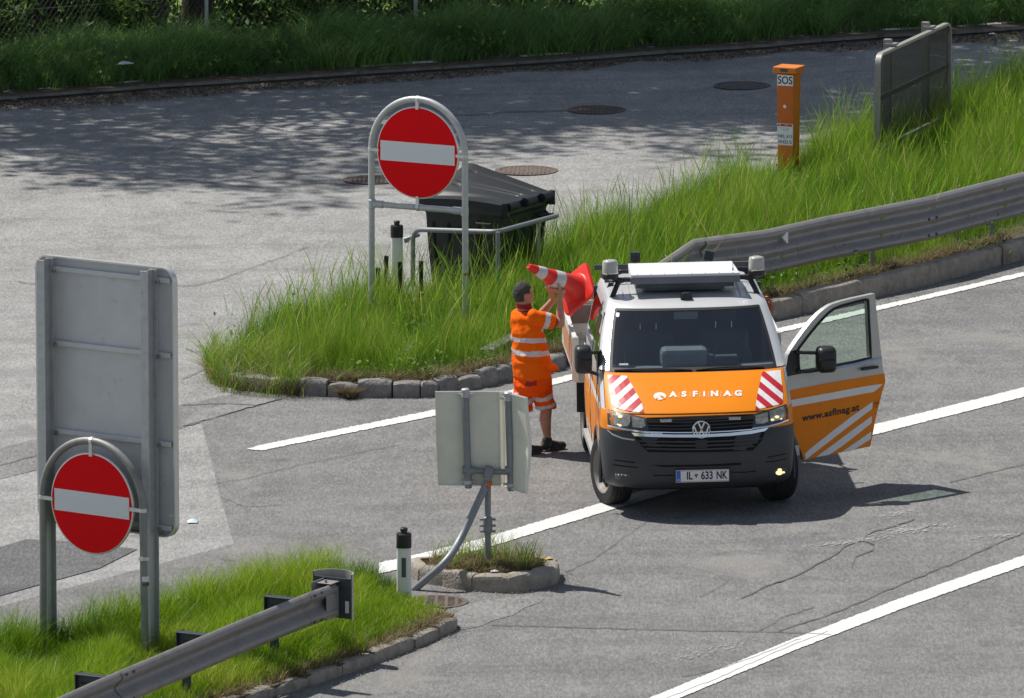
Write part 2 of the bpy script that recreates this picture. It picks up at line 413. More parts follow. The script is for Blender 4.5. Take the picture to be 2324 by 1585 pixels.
def ribbon(name, mid, thick, h, m, wob=0.0, parts=1):
    if m == 'crack': thick = thick*.62
    """painted or tarred line; mid = centre points, thick = height in the picture"""
    rag = m == 'line'
    top, bot = [], []
    for i in range(len(mid)-1):
        a, c = mid[i], mid[i+1]; n = max(1, int(math.dist(a, c)/(3 if rag else 12))) if (wob or rag) else 1
        for k in range(n):
            t = k/n; x = a[0]+(c[0]-a[0])*t; y = a[1]+(c[1]-a[1])*t; w = thick if not isinstance(thick, list) else thick[i]+(thick[i+1]-thick[i])*t
            j = wob*noise.noise((x*.06, y*.06, 3)); q = w*(1+(.5*noise.noise((x*.11, y*.2, 8)) if wob else 0))
            e1, e2 = (random.gauss(0, .55), random.gauss(0, .55)) if rag else (0, 0)
            top.append((x, y+j-q/2+e1)); bot.append((x, y+j+q/2+e2))
    x, y = mid[-1]; w = thick if not isinstance(thick, list) else thick[-1]
    top.append((x, y-w/2)); bot.append((x, y+w/2))
    mb = MB(); mb.grid([gpoly(top, h), gpoly(bot, h)])
    return structure(mb.build(name, m, recalc=False))
ribbon('road_markings', [(562, 1019), (594, 1016), (987, 937), (1292, 857.5)], [1, 13, 14, 14], .012, 'line')
ribbon('road_markings', [(1292, 857), (1500, 810), (1760, 752), (2060, 684), (2324, 622), (2800, 510)], [13, 12, 11, 10, 10, 9], .012, 'line')
ribbon('road_markings', [(860, 1290), (930, 1274), (1085, 1237), (1370, 1151), (1700, 1053), (1980, 976), (2324, 890), (2800, 775)], [25, 24, 24, 23, 23, 23, 22, 20], .012, 'line')
ribbon('road_markings', [(1100, 1775), (1480, 1596), (1794, 1466), (2050, 1368), (2324, 1272), (2800, 1125)], [31, 29, 27, 25, 24, 22], .012, 'line')
z4 = lambda L: [(1394+x*.4, 1046+y*.4) for x, y in L]
ribbon('road_markings', z4([(720, 780), (790, 748), (860, 710), (1010, 660), (1110, 612), (1140, 590), (1220, 552), (1280, 512), (1300, 485), (1350, 468), (1410, 450), (1440, 415), (1480, 398), (1590, 370), (1700, 330)]), 3.2, .013, 'crack', 2)
ribbon('road_markings', z4([(1410, 450), (1475, 478), (1470, 505), (1370, 545), (1345, 600)]), 3, .013, 'crack', 2)
ribbon('road_markings', z4([(820, 965), (890, 930), (940, 890), (1130, 830)]), 1.8, .013, 'crack', 2)
ribbon('road_markings', z4([(930, 965), (1050, 925), (1200, 880), (1350, 820), (1500, 755), (1700, 670), (1900, 590), (2100, 500), (2324, 405)]), 2.6, .013, 'crack', 3)
ribbon('road_markings', z4([(-700, 930), (0, 950), (400, 960), (940, 970), (1230, 985)]), 1.6, .013, 'crack', 2)
ribbon('road_markings', z4([(1900, 120), (2050, 85), (2324, 20)]), 1.8, .013, 'crack', 3)
ribbon('road_markings', z4([(380, 1225), (620, 1175), (850, 1090), (1060, 1010)]), 1.5, .013, 'crack', 3)
ribbon('road_markings', z4([(480, 770), (560, 735), (650, 680)]), 1.3, .013, 'crack', 2)
ribbon('road_markings', [(0, 1056), (120, 1022), (300, 990), (413, 969), (560, 926), (640, 905)], 2, .013, 'crack', 3)
ribbon('road_markings', [(413, 860), (470, 835)], 2, .013, 'crack', 2)
ribbon('road_markings', [(413, 919), (500, 915), (590, 920)], 1.6, .013, 'crack', 2)
ribbon('road_markings', [(0, 380), (180, 392), (420, 408), (640, 430)], 1.5, .013, 'crack', 4)
ribbon('road_markings', [(1010, 262), (1200, 252), (1420, 247)], 1.6, .013, 'crack', 4)
ribbon('road_markings', [(40, 640), (260, 668), (480, 640), (700, 560)], 1.5, .013, 'crack', 5)
ribbon('road_markings', [(420, 790), (445, 800), (472, 792)], 1.5, .013, 'crack', 2)
ribbon('road_markings', [(470, 1100), (560, 1085), (700, 1050), (905, 1010)], 1.0, .013, 'crack', 3)

ribbon('road_markings', [(1475, 1600), (1560, 1566), (1640, 1535), (1760, 1480), (1880, 1432)], 1.7, .0128, 'crack', 3)
ribbon('road_markings', z4([(-300, 640), (-120, 560), (60, 430), (190, 340)]), 1.6, .013, 'crack', 3)
ribbon('road_markings', [(500, 1128), (560, 1150), (640, 1145)], 1.2, .013, 'crack', 3)

def stain(pts, m='chalk'):
    """rubbed chalk marks: many hair-thin scuffs"""
    mb = MB()
    for (x, y, w, hh, n) in pts:
        for k in range(n*3):
            px = x+random.gauss(0, w/2.6); py = y+random.gauss(0, hh/1.6)+(px-x)*-.12; l = random.uniform(1.0, 6); t = random.uniform(.12, .5); sl = -.2+random.gauss(0, .08)
            mb.poly(gpoly([(px-l, py-l*sl-t*.2), (px, py-t), (px+l, py+l*sl-t*.2), (px, py+t)], .0145+k*1e-6))
    structure(mb.build('road_markings', m, recalc=False))
stain([(2075, 1200, 110, 9, 110), (1920, 1230, 130, 5, 60), (2040, 1166, 50, 5, 22), (2270, 1215, 60, 4, 26), (1620, 1470, 130, 12, 40), (1560, 1490, 60, 6, 20)])

# --------------------------------------------------------- kerbs
def kerb(name, path, hgt, wid, L, m, inward=1, jit=.014, seed=1, gap=.012):
    """row of rough granite blocks along a surveyed base line"""
    rnd = random.Random(seed); P = [Vector((*G(x, y, 0).xy, 0)) for x, y in path]
    cum = [0]
    for a, c in zip(P, P[1:]): cum.append(cum[-1]+(c-a).length)
    def at(s):
        for i in range(len(P)-1):
            if s <= cum[i+1] or i == len(P)-2:
                t = (s-cum[i])/(cum[i+1]-cum[i]); return P[i].lerp(P[i+1], t)
    bm = bmesh.new(); s = 0
    while s < cum[-1]-.05:
        l = L*rnd.uniform(.75, 1.3); l = min(l, cum[-1]-s); a, c = at(s+gap/2), at(s+l-gap/2); s += l
        d = (c-a); 
        if d.length < .02: continue
        d.normalize(); nrm = Vector((-d.y, d.x, 0))*inward
        o = nrm*rnd.uniform(-jit, jit); hh = hgt+rnd.uniform(-jit, jit)*1.2; tl = rnd.uniform(-.05, .05)*jit*20
        nx, nz = max(3, int((c-a).length/.09)), 4; top = [0, .35, .7, .93, 1.0]
        ring = []
        prof = [(0, -.06), (0, hh*.35), (.0, hh*.7), (.012, hh*.93), (.035, hh), (wid*.5, hh+.004), (wid, hh)]
        rows = []
        for i in range(nx+1):
            t = i/nx; p = a.lerp(c, t); row = []; edge = min(t, 1-t)*(c-a).length; ch = max(0, .022-edge)*.8
            for (u, z) in prof:
                q = p+nrm*(u+ch*(1 if u < .05 else 0))+o
                k = jit*1.3*noise.noise((q.x*7, q.y*7, z*9+seed))
                row.append(bm.verts.new((q.x+nrm.x*k, q.y+nrm.y*k, gz(q.x)+z-ch*(1 if z > hh*.8 else 0)+k*.6*(z > 0)+tl*(t-.5)*z)))
            rows.append(row)
        for i in range(nx):
            for j in range(len(prof)-1): bm.faces.new((rows[i][j], rows[i+1][j], rows[i+1][j+1], rows[i][j+1]))
        bm.faces.new(rows[0]); bm.faces.new(rows[-1][::-1])
    bmesh.ops.recalc_face_normals(bm, faces=bm.faces)
    me = bpy.data.meshes.new(name); bm.to_mesh(me); bm.free(); me.materials.append(M[m]); me.shade_smooth(); me.set_sharp_from_angle(angle=R(40))
    o = bpy.data.objects.new(name, me); COL.objects.link(o); return structure(o)
kerb('kerb', KERB_T[10:], .235, .15, 1.25, 'stone', 1, .010, 3)
kerb('kerb', KERB_T[3:10], .175, .16, .30, 'stone_dark', 1, .022, 5, .02)
kerb('kerb', KERB_T[0:4], .165, .14, .35, 'stone_dark', 1, .02, 6, .02)
kerb('kerb', FAR, .10, .14, 1.15, 'stone_far', 1, .008, 8, .014)
NEARK = [(100, 1748), (300, 1695), (500, 1625), (639, 1579), (754, 1545), (846, 1512), (950, 1472), (1041, 1429)]
kerb('kerb', NEARK, .115, .13, .55, 'stone', 1, .010, 11)
kerb('kerb', [(1043, 1427), (1012, 1409), (968, 1396), (930, 1382)], .115, .10, .3, 'stone', 1, .008, 12)
ISL = [(925, 1300), (946, 1322), (1041, 1342), (1150, 1349), (1188, 1347), (1262, 1332), (1279, 1318), (1268, 1305), (1226, 1300), (1130, 1296), (1000, 1296), (925, 1300)]
kerb('kerb', ISL[1:8], .168, .14, .42, 'stone', 1, .010, 14)
kerb('kerb', ISL[7:]+[ISL[1]], .165, .10, .4, 'stone', 1, .010, 15)
o = flat_poly([Vector((*G(x, y, .16).xy, 0))+Vector((0, 0, gz(G(x, y).x, .172))) for x, y in [(1222, 1268), (1244, 1266), (1256, 1270), (1238, 1273)]], 'kerb_line', 'chalk'); structure(o)
M['yellow'] = mat('faded_yellow_paint', (.62, .48, .12), .8, var=.2); o.data.materials[0] = M['yellow']

# --------------------------------------------------------- soil under the verges
def soil(px, h, name='verge_ground', depth=.3):
    return structure(flat_poly(gpoly(px, h), name, 'soil', depth=depth))
VERGE = [(490, 832), (530, 856), (600, 866), (675, 870), (795, 874), (987, 872), (1040, 860), (1101, 850), (1162, 838), (1290, 802), (1500, 740),
         (1749, 684), (1861, 660), (2071, 608), (2324, 541), (2900, 388), (2900, 60), (2324, 200), (2050, 296), (1850, 366), (1700, 418), (1500, 488), (1300, 560),
         (1250, 590), (1200, 628), (1140, 672), (1000, 690), (845, 680), (700, 730), (600, 760), (520, 795)]
def inset(path, d):
    P = [Vector((*G(x, y, 0).xy, 0)) for x, y in path]; out = []
    for i, p in enumerate(P):
        t = P[min(i+1, len(P)-1)]-P[max(i-1, 0)]; t.normalize(); out.append(p+Vector((-t.y, t.x, 0))*d)
    return out
VF = [(p.x, p.y, 0) for p in inset(KERB_T, .10)]
VERGE = VF+VERGE[16:]
soil(VERGE, .155)
NEAR = [(1022, 1400), (950, 1440), (846, 1482), (754, 1516), (639, 1551), (500, 1597), (300, 1664), (100, 1716), (-300, 1800), (-300, 1530), (0, 1480), (100, 1462), (300, 1424), (500, 1374),
        (700, 1330), (840, 1318), (905, 1335), (940, 1362), (985, 1384)]
soil(NEAR, .105)
soil([(960, 1285), (1041, 1303), (1150, 1309), (1240, 1294), (1258, 1283), (1222, 1271), (1130, 1262), (985, 1266)], .15)
BANK = [(x, y-6) for x, y in FAR]
bk = MB(); rows = []
for i, (x, y) in enumerate(BANK):
    p = G(x, y, .09); rows.append([p+Vector((0, .05, 0)), p+Vector((0, 2.2, .05)), p+Vector((0, 3.5, .0)), p+Vector((0, 5, -.25)), p+Vector((.0, 9, -1.6)), p+Vector((0, 14, -3.4))])
bk.grid(rows); structure(bk.build('bank_terrain', 'soil', smooth=60))
def bank_z(x, y):
    for i in range(len(rows)-1):
        a, c = rows[i][0], rows[i+1][0]
        if a.x <= x <= c.x:
            t = (x-a.x)/(c.x-a.x); yk = a.y+(c.y-a.y)*t; d = y-yk
            zz = np.interp(d, [0, 2.15, 3.45, 4.95, 8.95, 13.95], [0, .05, 0, -.25, -1.6, -3.4]); return a.z+(c.z-a.z)*t+zz
    return gz(x)
def bank_edge(x):
    for i in range(len(rows)-1):
        a, c = rows[i][0], rows[i+1][0]
        if a.x <= x <= c.x: return a.y+(c.y-a.y)*(x-a.x)/(c.x-a.x)
    return 20

# --------------------------------------------------------- grass
GREEN = [(0.0, (.045, .105, .012)), (.35, (.105, .235, .016)), (.62, (.20, .40, .022)), (.86, (.36, .52, .05)), (.93, (.42, .38, .14)), (1.0, (.50, .40, .20))]
M['grass'] = foliage('grass_blades', GREEN, .5, .33)
M['grass_near'] = foliage('near_grass_blades', [(0.0, (.07, .15, .012)), (.35, (.16, .30, .014)), (.62, (.28, .45, .02)), (.88, (.40, .50, .05)), (.95, (.45, .40, .12)), (1.0, (.50, .40, .20))], .55, .38)
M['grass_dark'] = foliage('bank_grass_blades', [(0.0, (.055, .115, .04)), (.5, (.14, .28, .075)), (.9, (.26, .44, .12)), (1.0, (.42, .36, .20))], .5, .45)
M['dry'] = foliage('dry_grass', [(0.0, (.10, .08, .035)), (.5, (.24, .185, .10)), (1.0, (.40, .32, .18))], .3, .8)
def clump(xy, sc, seed):
    return np.array([noise.fractal((x*sc, y*sc, seed), 1.0, 2.0, 3) for x, y in xy])
def P2(px, h): return [tuple(p.xy) for p in gpoly(px, h)]
vp = P2(VF[:15]+[(2440, 510), (2440, 165)]+VERGE[17:], .155)
area = abs(sum(vp[i][0]*vp[(i+1) % len(vp)][1]-vp[(i+1) % len(vp)][0]*vp[i][1] for i in range(len(vp))))/2
n = int(area*4300); xy = sample(vp, n); ed = edge_dist(vp, xy[:, 0], xy[:, 1])
road_pts = vp[:16]
def line_dist(pts, x, y):
    d = np.full(len(x), 1e9)
    for (ax, ay), (bx, by) in zip(pts, pts[1:]):
        vx, vy = bx-ax, by-ay; t = np.clip(((x-ax)*vx+(y-ay)*vy)/(vx*vx+vy*vy+1e-9), 0, 1); d = np.minimum(d, np.hypot(x-ax-t*vx, y-ay-t*vy))
    return d
rd = line_dist(road_pts, xy[:, 0], xy[:, 1])
cl = clump(xy, .9, 2.0); cl2 = clump(xy, 3.0, 5.0)
stk = np.clip((xy[:, 0]-1.6)/.6, 0, 1)
keep = (rng.random(n) < np.clip((rd-.05-.2*stk)/.55, .03, 1)) & (rng.random(n) < np.clip(.8+1.3*cl2, .2, 1)) & (rng.random(n) < np.clip(.35+ed/.35, 0, 1))
# trampled strip between guardrail and kerb stays low
xy, rd, cl, cl2, ed = xy[keep], rd[keep], cl[keep], cl2[keep], ed[keep]; n = len(xy)
stripk = np.clip((xy[:, 0]-1.6)/.6, 0, 1); hr = (.20+.40*np.clip(rd/1.0, 0, 1))*(1-stripk)+(.08+.50*np.clip((rd-.55)/1.1, 0, 1))*stripk
fs1, fs2 = G(960, 775, .16), G(1120, 720, .16)
loc = 1-.5*np.exp(-((xy[:, 0]-fs1.x)/1.0)**2-((xy[:, 1]-fs1.y)/2.2)**2)-.25*np.exp(-((xy[:, 0]-fs2.x)/.7)**2-((xy[:, 1]-fs2.y)/1.2)**2)
h = hr*.80*loc*(.35+.85*rng.random(n))*(1+.55*cl)*(1+.35*cl2); h = np.clip(h, .05, .85)
tone = np.clip(.45+.5*cl+.35*cl2+rng.normal(0, .24, n), 0, .9); dry = rng.random(n) < np.clip(.34-rd*.5, .022, .34); tone = np.where(dry, .93+.07*rng.random(n), tone)
h = np.where(dry & (rd < .5), h*.6, h)
sp_ = G(1780, 430, .16); h = h*(1-.62*np.exp(-((xy[:, 0]-sp_.x)/.45)**2-((xy[:, 1]-sp_.y)/1.3)**2))
tag(blades('verge_grass', xy, gz(xy[:, 0], .155), h, 0.0027+.0036*rng.random(n), .20+.45*rng.random(n)**2, tone, 'grass', segs=3), 'tall bright green grass on the verge behind the kerb', 'grass', kind='stuff')
# seed stalks stand above the rest
n = int(area*75); xy = sample(vp, n); rd = line_dist(road_pts, xy[:, 0], xy[:, 1]); k = (rd > .35) & (np.hypot((xy[:, 0]-sp_.x)/.5, (xy[:, 1]-sp_.y)/1.6) > 1); xy = xy[k]; n = len(xy)
cl = clump(xy, .9, 2.0)
h = (.52+.40*rng.random(n))*(1+.4*cl)
tag(blades('stalk_grass', xy, gz(xy[:, 0], .155), np.clip(h, .3, 1.05), 0.0042+.003*rng.random(n), .28, np.where(rng.random(n) < .3, .86+.07*rng.random(n), .45+.35*rng.random(n)), 'grass', head=np.ones(n, bool), segs=4), 'thin seeding grass stalks standing above the verge grass', 'grass', kind='stuff')
# dry edge along the kerbs
def dry_edge(name, pts, h0, n, lab, spread=.12, off=.16, hh=.12):
    out = []; P = [Vector(G(x, y, h0)) for x, y in pts]
    seg = [(c-a).length for a, c in zip(P, P[1:])]; tot = sum(seg)
    for a, c, s in zip(P, P[1:], seg):
        d = (c-a).normalized(); nn = Vector((-d.y, d.x, 0))
        for _ in range(int(n*s/tot)):
            q = a.lerp(c, random.random())+nn*(off+abs(random.gauss(0, spread))); out.append((q.x, q.y))
    xy = np.array(out); m = len(xy); cl = clump(xy, 2.5, 9.0); k = rng.random(m) < np.clip(.7+cl, .15, 1); xy = xy[k]; m = len(xy)
    tag(blades(name, xy, gz(xy[:, 0], h0), hh*(.4+rng.random(m)), .006+.005*rng.random(m), 1.1, np.clip(rng.normal(.5, .25, m), 0, 1), 'dry'), lab, 'grass', kind='stuff')
dry_edge('dry_grass', [(x, y-34) for x, y in KERB_T[3:10]]+[(x, y-44) for x, y in KERB_T[10:15]], .155, 9000, 'dead straw coloured grass along the kerb of the verge', .14, .10)
dry_edge('dry_grass', [(x, y-26) for x, y in NEARK[1:]], .10, 4500, 'dead straw coloured grass along the kerb of the near verge', .09, .06, .10)
dry_edge('dry_grass', [(472, 846), (500, 868), (540, 885), (600, 893), (680, 898)], .0, 2200, 'brown withered grass hanging over the kerb at the tip of the island', .08, -.03, .2)
dry_edge('dry_grass', [(775, 897), (800, 903)], .02, 700, 'brown tuft of straw lying against the kerb blocks', .05, -.05, .12)
tp = P2([(462, 850), (476, 866), (500, 884), (560, 896), (690, 902), (690, 872), (600, 862), (520, 838), (490, 800), (470, 815)], .03)
xy = sample(tp, 5200); n = len(xy); cl = clump(xy, 2.2, 44.0); k = rng.random(n) < np.clip(.45+1.3*cl, .02, 1); xy, cl = xy[k], cl[k]; n = len(xy)
tag(blades('verge_grass', xy, gz(xy[:, 0], .0)+np.where(rng.random(n) < .5, .0, .15), np.clip((.14+.30*rng.random(n))*(1+.7*cl), .05, .55), .0035+.004*rng.random(n), .8, np.where(rng.random(n) < .3, .9+.1*rng.random(n), np.clip(.45+.5*cl+rng.normal(0, .2, n), 0, .85)), 'grass'), 'ragged grass spilling over the kerb at the left tip of the island', 'grass', kind='stuff')
# near verge
npoly = P2(NEAR[:8]+[(-120, 1745), (-120, 1500)]+NEAR[10:], .105)
area = abs(sum(npoly[i][0]*npoly[(i+1) % len(npoly)][1]-npoly[(i+1) % len(npoly)][0]*npoly[i][1] for i in range(len(npoly))))/2
n = int(area*5600); xy = sample(npoly, n); rd = line_dist(npoly[:8], xy[:, 0], xy[:, 1]); cl = clump(xy, 1.1, 12.0); cl2 = clump(xy, 3.5, 15.0)
keep = (rng.random(n) < np.clip((rd-.02)/.3, .04, 1)) & (rng.random(n) < np.clip(.85+.9*cl2, .3, 1)); xy, rd, cl, cl2 = xy[keep], rd[keep], cl[keep], cl2[keep]; n = len(xy)
h = (.13+.17*np.clip(rd/.7, 0, 1))*(.6+.6*rng.random(n))*(1+.5*cl+.3*cl2); tone = np.clip(.5+.5*cl+.35*cl2+rng.normal(0, .2, n), 0, .9)
back = line_dist(npoly[10:], xy[:, 0], xy[:, 1]); h = h*(1+.45*np.clip(1-back/.6, 0, 1))
for pq, rx, ry in ((G(935, 1378, .1), .45, 1.1), (G(917, 1356, .1), .22, .5), (G(345, 1535, .1), .28, 1.0), (G(112, 1505, .1), .24, .9)): h = h*(1-.7*np.exp(-((xy[:, 0]-pq.x)/rx)**2-((xy[:, 1]-pq.y)/ry)**2))
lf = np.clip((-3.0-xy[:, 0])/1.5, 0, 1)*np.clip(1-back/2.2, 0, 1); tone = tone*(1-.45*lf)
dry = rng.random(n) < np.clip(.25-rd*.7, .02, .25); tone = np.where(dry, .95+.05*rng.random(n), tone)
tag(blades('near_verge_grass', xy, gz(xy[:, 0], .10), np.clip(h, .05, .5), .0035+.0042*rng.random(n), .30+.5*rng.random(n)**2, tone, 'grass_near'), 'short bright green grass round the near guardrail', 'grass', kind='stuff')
# small traffic island
ip = P2([(965, 1287), (1041, 1300), (1150, 1305), (1225, 1292), (1240, 1280), (1205, 1270), (1130, 1263), (985, 1268)], .15)
xy = sample(ip, 1500); n = len(xy); cl = clump(xy, 4.0, 21.0); back = np.clip((xy[:, 1]-np.mean(xy[:, 1]))/.5, -1, 1)
keep = rng.random(n) < np.clip(.45+1.2*cl+.4*back, .05, 1); xy, cl = xy[keep], cl[keep]; n = len(xy)
tag(blades('island_grass', xy, gz(xy[:, 0], .15), np.clip((.10+.2*rng.random(n))*(1+.8*cl), .05, .36), .004+.004*rng.random(n), .5, np.where(rng.random(n) < .45, .95, np.clip(.45+.5*cl, 0, .85)), 'grass'), 'thin grass growing on the small traffic island', 'grass', kind='stuff')
xy = sample(ip, 4200); n = len(xy)
tag(blades('dry_grass', xy, gz(xy[:, 0], .15), .03+.08*rng.random(n), .005+.005*rng.random(n), 1.4, np.clip(rng.normal(.5, .25, n), 0, 1), 'dry'), 'dry matted grass on the small traffic island', 'grass', kind='stuff')
# shaded bank
bx = rng.uniform(-8.5, 8.5, 130000); by = np.array([bank_edge(x) for x in bx])+.26+rng.random(130000)*3.6
xy = np.stack([bx, by], 1); dd = by-np.array([bank_edge(x) for x in bx]); cl = clump(xy, .7, 31.0); cl2 = clump(xy, 2.4, 33.0)
keep = (dd < 3.6) & (rng.random(len(bx)) < np.clip(.6+1.6*cl2, .08, 1)*np.clip(dd/.3, .3, 1)); xy, dd, cl, cl2 = xy[keep], dd[keep], cl[keep], cl2[keep]; n = len(xy)
zz = np.array([bank_z(x, y) for x, y in xy]); h = (.20+.24*np.clip(dd/1.2, 0, 1)*np.clip((4.0-dd)/1.5, .3, 1))*(.35+.85*rng.random(n))*(1+.9*cl)*(1+.5*cl2)
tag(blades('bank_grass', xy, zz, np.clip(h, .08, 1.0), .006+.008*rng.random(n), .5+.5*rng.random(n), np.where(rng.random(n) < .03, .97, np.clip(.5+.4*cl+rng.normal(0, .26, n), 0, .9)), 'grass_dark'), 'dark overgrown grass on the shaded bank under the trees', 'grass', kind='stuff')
# leaf litter in the far gutter
M['litter'] = foliage('dead_leaves', [(0.0, (.08, .055, .035)), (.6, (.20, .14, .085)), (1.0, (.50, .40, .27))], .1, .85)
pts = []
for _ in range(17000):
    x = random.uniform(-8, 8); d = abs(random.gauss(0, .62))
    if noise.noise((x*.8, 4.2, 0))*.9+.65 < d: continue
    y = bank_edge(x)-.08-d; pts.append((x, y, gz(x, .012+random.random()*.015)))
pts = np.array(pts); n = len(pts)
tag(leaf_cloud('leaf_litter', pts, .012+.022*rng.random(n), 'litter', np.clip(rng.normal(.45, .28, n), 0, 1), flat=2.5), 'dead brown leaves and twigs in the gutter of the far kerb', 'leaf litter', kind='stuff')
# gravel grit on the asphalt near kerbs
M['grit'] = foliage('grit', [(0.0, (.06, .055, .05)), (.6, (.22, .21, .19)), (1.0, (.5, .48, .45))], .0, .9)
pts = []
for line, cnt, sp in ((KERB_T, 3600, .16), (NEARK, 1500, .14), (ISL[1:8], 900, .14), ([(930, 1385), (1012, 1412), (1045, 1430), (1070, 1432)], 500, .2), ([(960, 1350), (1080, 1400), (1200, 1360)], 500, .25)):
    P = [Vector((*G(p[0], p[1], 0).xy, 0)) for p in line]; seg = [(c-a).length for a, c in zip(P, P[1:])]; tot = sum(seg)
    for a, c, s in zip(P, P[1:], seg):
        d = (c-a).normalized(); nn = Vector((d.y, -d.x, 0))
        for _ in range(int(cnt*s/tot)):
            q = a.lerp(c, random.random())+nn*(.01+abs(random.gauss(0, sp)))
            if abs(q.x) < 12: pts.append((q.x, q.y, gz(q.x, .018)))
for _ in range(900):
    q = G(random.uniform(0, 2324), random.uniform(500, 1585), 0); pts.append((q.x, q.y, gz(q.x, .018)))
pts = np.array(pts); n = len(pts)
tag(leaf_cloud('road_gravel', pts, .004+.010*rng.random(n)**2, 'grit', np.clip(rng.normal(.5, .28, n), 0, 1), flat=3), 'fine grit and gravel strewn on the asphalt beside the kerbs', 'gravel', kind='stuff')
# broad leaved weeds among the grass of the bank and of the verge
M['weed'] = foliage('weed_leaves', [(0, (.04, .10, .02)), (.5, (.12, .25, .04)), (1, (.32, .46, .10))], .5, .45)
def weeds(name, centres, lab, r0, h0, sz, per):
    out = []
    for (x, y, z) in centres:
        k = random.uniform(.5, 1.3); m = int(per*k); q = rng.normal(0, 1, (m, 3))*np.array([r0*k, r0*k, .5*h0*k]); q[:, 2] = np.abs(q[:, 2])+.05; out.append(q+np.array([x, y, z]))
    q = np.concatenate(out); m = len(q); tag(leaf_cloud(name, q, sz*(.5+rng.random(m)), 'weed', np.clip(rng.normal(.5, .28, m), 0, 1), flat=.8), lab, 'weeds', kind='stuff')
cs = []
for _ in range(150):
    x = random.uniform(-8, 8); d = random.uniform(.35, 3.4); y = bank_edge(x)+d; cs.append((x, y, bank_z(x, y)))
weeds('bank_weeds', cs, 'broad leaved weeds growing in the grass of the shaded bank', .16, .38, .045, 60)
cs = [(x, y, gz(x, .16)) for x, y in sample(vp, 130)]
weeds('verge_weeds', cs, 'broad leaved weeds growing low in the verge grass', .12, .30, .03, 40)
# ================================================================== TREES, FENCE, SHRUBS
M['bark'] = mat('bark', (.045, .036, .028), .95, var=.35, vscale=8, bump=.9, bscale=22, dirt=((.10, .085, .065), 5, .56))
M['leaf'] = foliage('tree_leaves', [(0, (.03, .075, .012)), (.5, (.06, .13, .02)), (1, (.12, .20, .03))], .4)
M['leaf_bush'] = foliage('bush_leaves', [(0, (.016, .045, .010)), (.6, (.045, .11, .016)), (1, (.26, .38, .06))], .55)
M['fence_wire'] = mat('fence_wire', (.15, .155, .15), .6, .3, var=.1)

def tree(x, y, z0, ht, cr, seed, lab, ncl, lean=(0, 0), tr=.17):
    rr = np.random.default_rng(seed); rnd = random.Random(seed)
    t = empty('tree', (x, y, z0)); tag(t, lab, 'tree', 'trees on the bank behind the fence')
    tk = MB(); path = [Vector((0, 0, -.3))]; k = 7
    for i in range(1, k+1):
        f = i/k; path.append(Vector((lean[0]*f+.12*rnd.uniform(-1, 1), lean[1]*f+.12*rnd.uniform(-1, 1), ht*.85*f)))
    rad = [tr*1.35]+[tr*(1-.8*i/k) for i in range(1, k+1)]
    tk.tube(path, rad, 12)
    tips = []
    for i in range(16):
        f = .40+.55*i/16; p = path[0].lerp(path[-1], f); a = i*2.4+rnd.random(); l = cr*(1.05-.55*f)*rnd.uniform(.75, 1.05)
        q = p+Vector((math.cos(a)*l, math.sin(a)*l, l*rnd.uniform(.15, .5))); m2 = p.lerp(q, .5)+Vector((0, 0, .12*l))
        tk.tube([p, m2, q], [tr*.34*(1.1-f), tr*.2, .012], 6); tips += [m2, q, p.lerp(q, .75)+Vector((0, 0, .1*l))]
    tk.build('trunk', 'bark', t, smooth=60)
    pts = []; per = 62
    for c in range(ncl):
        tp = tips[rnd.randrange(len(tips))]; c0 = np.array(tp)+rr.normal(0, .75, 3); pts.append(c0+rr.normal(0, 1, (per, 3))*np.array([.46, .46, .26]))
    pts = np.concatenate(pts); tone = np.clip(rr.normal(.5, .25, len(pts)), 0, 1)
    leaf_cloud('crown', pts, .10+.09*rr.random(len(pts)), 'leaf', tone, t)
    return t
TR = [  # px along the bank, metres behind the kerb, height, crown radius
 (95, 5.6, 21, 5.6, 'dark tree trunk at the far left end of the shaded bank', (-.3, -1.2), .21),
 (342, 5.2, 22, 6.0, 'thick tree trunk with bright bark edge, left of the grey fence post', (.2, -1.5), .20),
 (432, 5.6, 20, 5.6, 'tree trunk standing right beside the grey fence post', (.4, -1.0), .19),
 (775, 6.0, 21, 6.0, 'tree trunk behind the bank grass, left of the far round sign', (-.2, -1.6), .17),
 (910, 6.2, 21, 5.8, 'slim tree trunk above the far round sign', (.3, -1.4), .12)]
for i, (px, d, ht, cr, lab, lean, tr) in enumerate(TR):
    x = (px-1162)/159.5; y = bank_edge(x)+d; tree(x, y, bank_z(x, y), ht, cr, 50+i, lab, 165 if px < 700 else 120, lean, tr)
for i, (x, d, ht, cr) in enumerate([(-11.5, 5.5, 21, 6.0), (-15.5, 6.0, 21, 6.0), (1.6, 7.2, 21, 5.8), (6.0, 7.8, 21, 5.6)]):
    y = bank_edge(max(-12.8, min(8, x)))+d
    tree(x, y, 0.05, ht, cr, 70+i, ['tree left of the picture that shades the parking lot', 'farthest left tree outside the picture', 'tree above the picture behind the middle of the bank', 'tree above the picture behind the right end of the bank'][i], 150 if x < 0 else 78, (0, -1.6), .18)

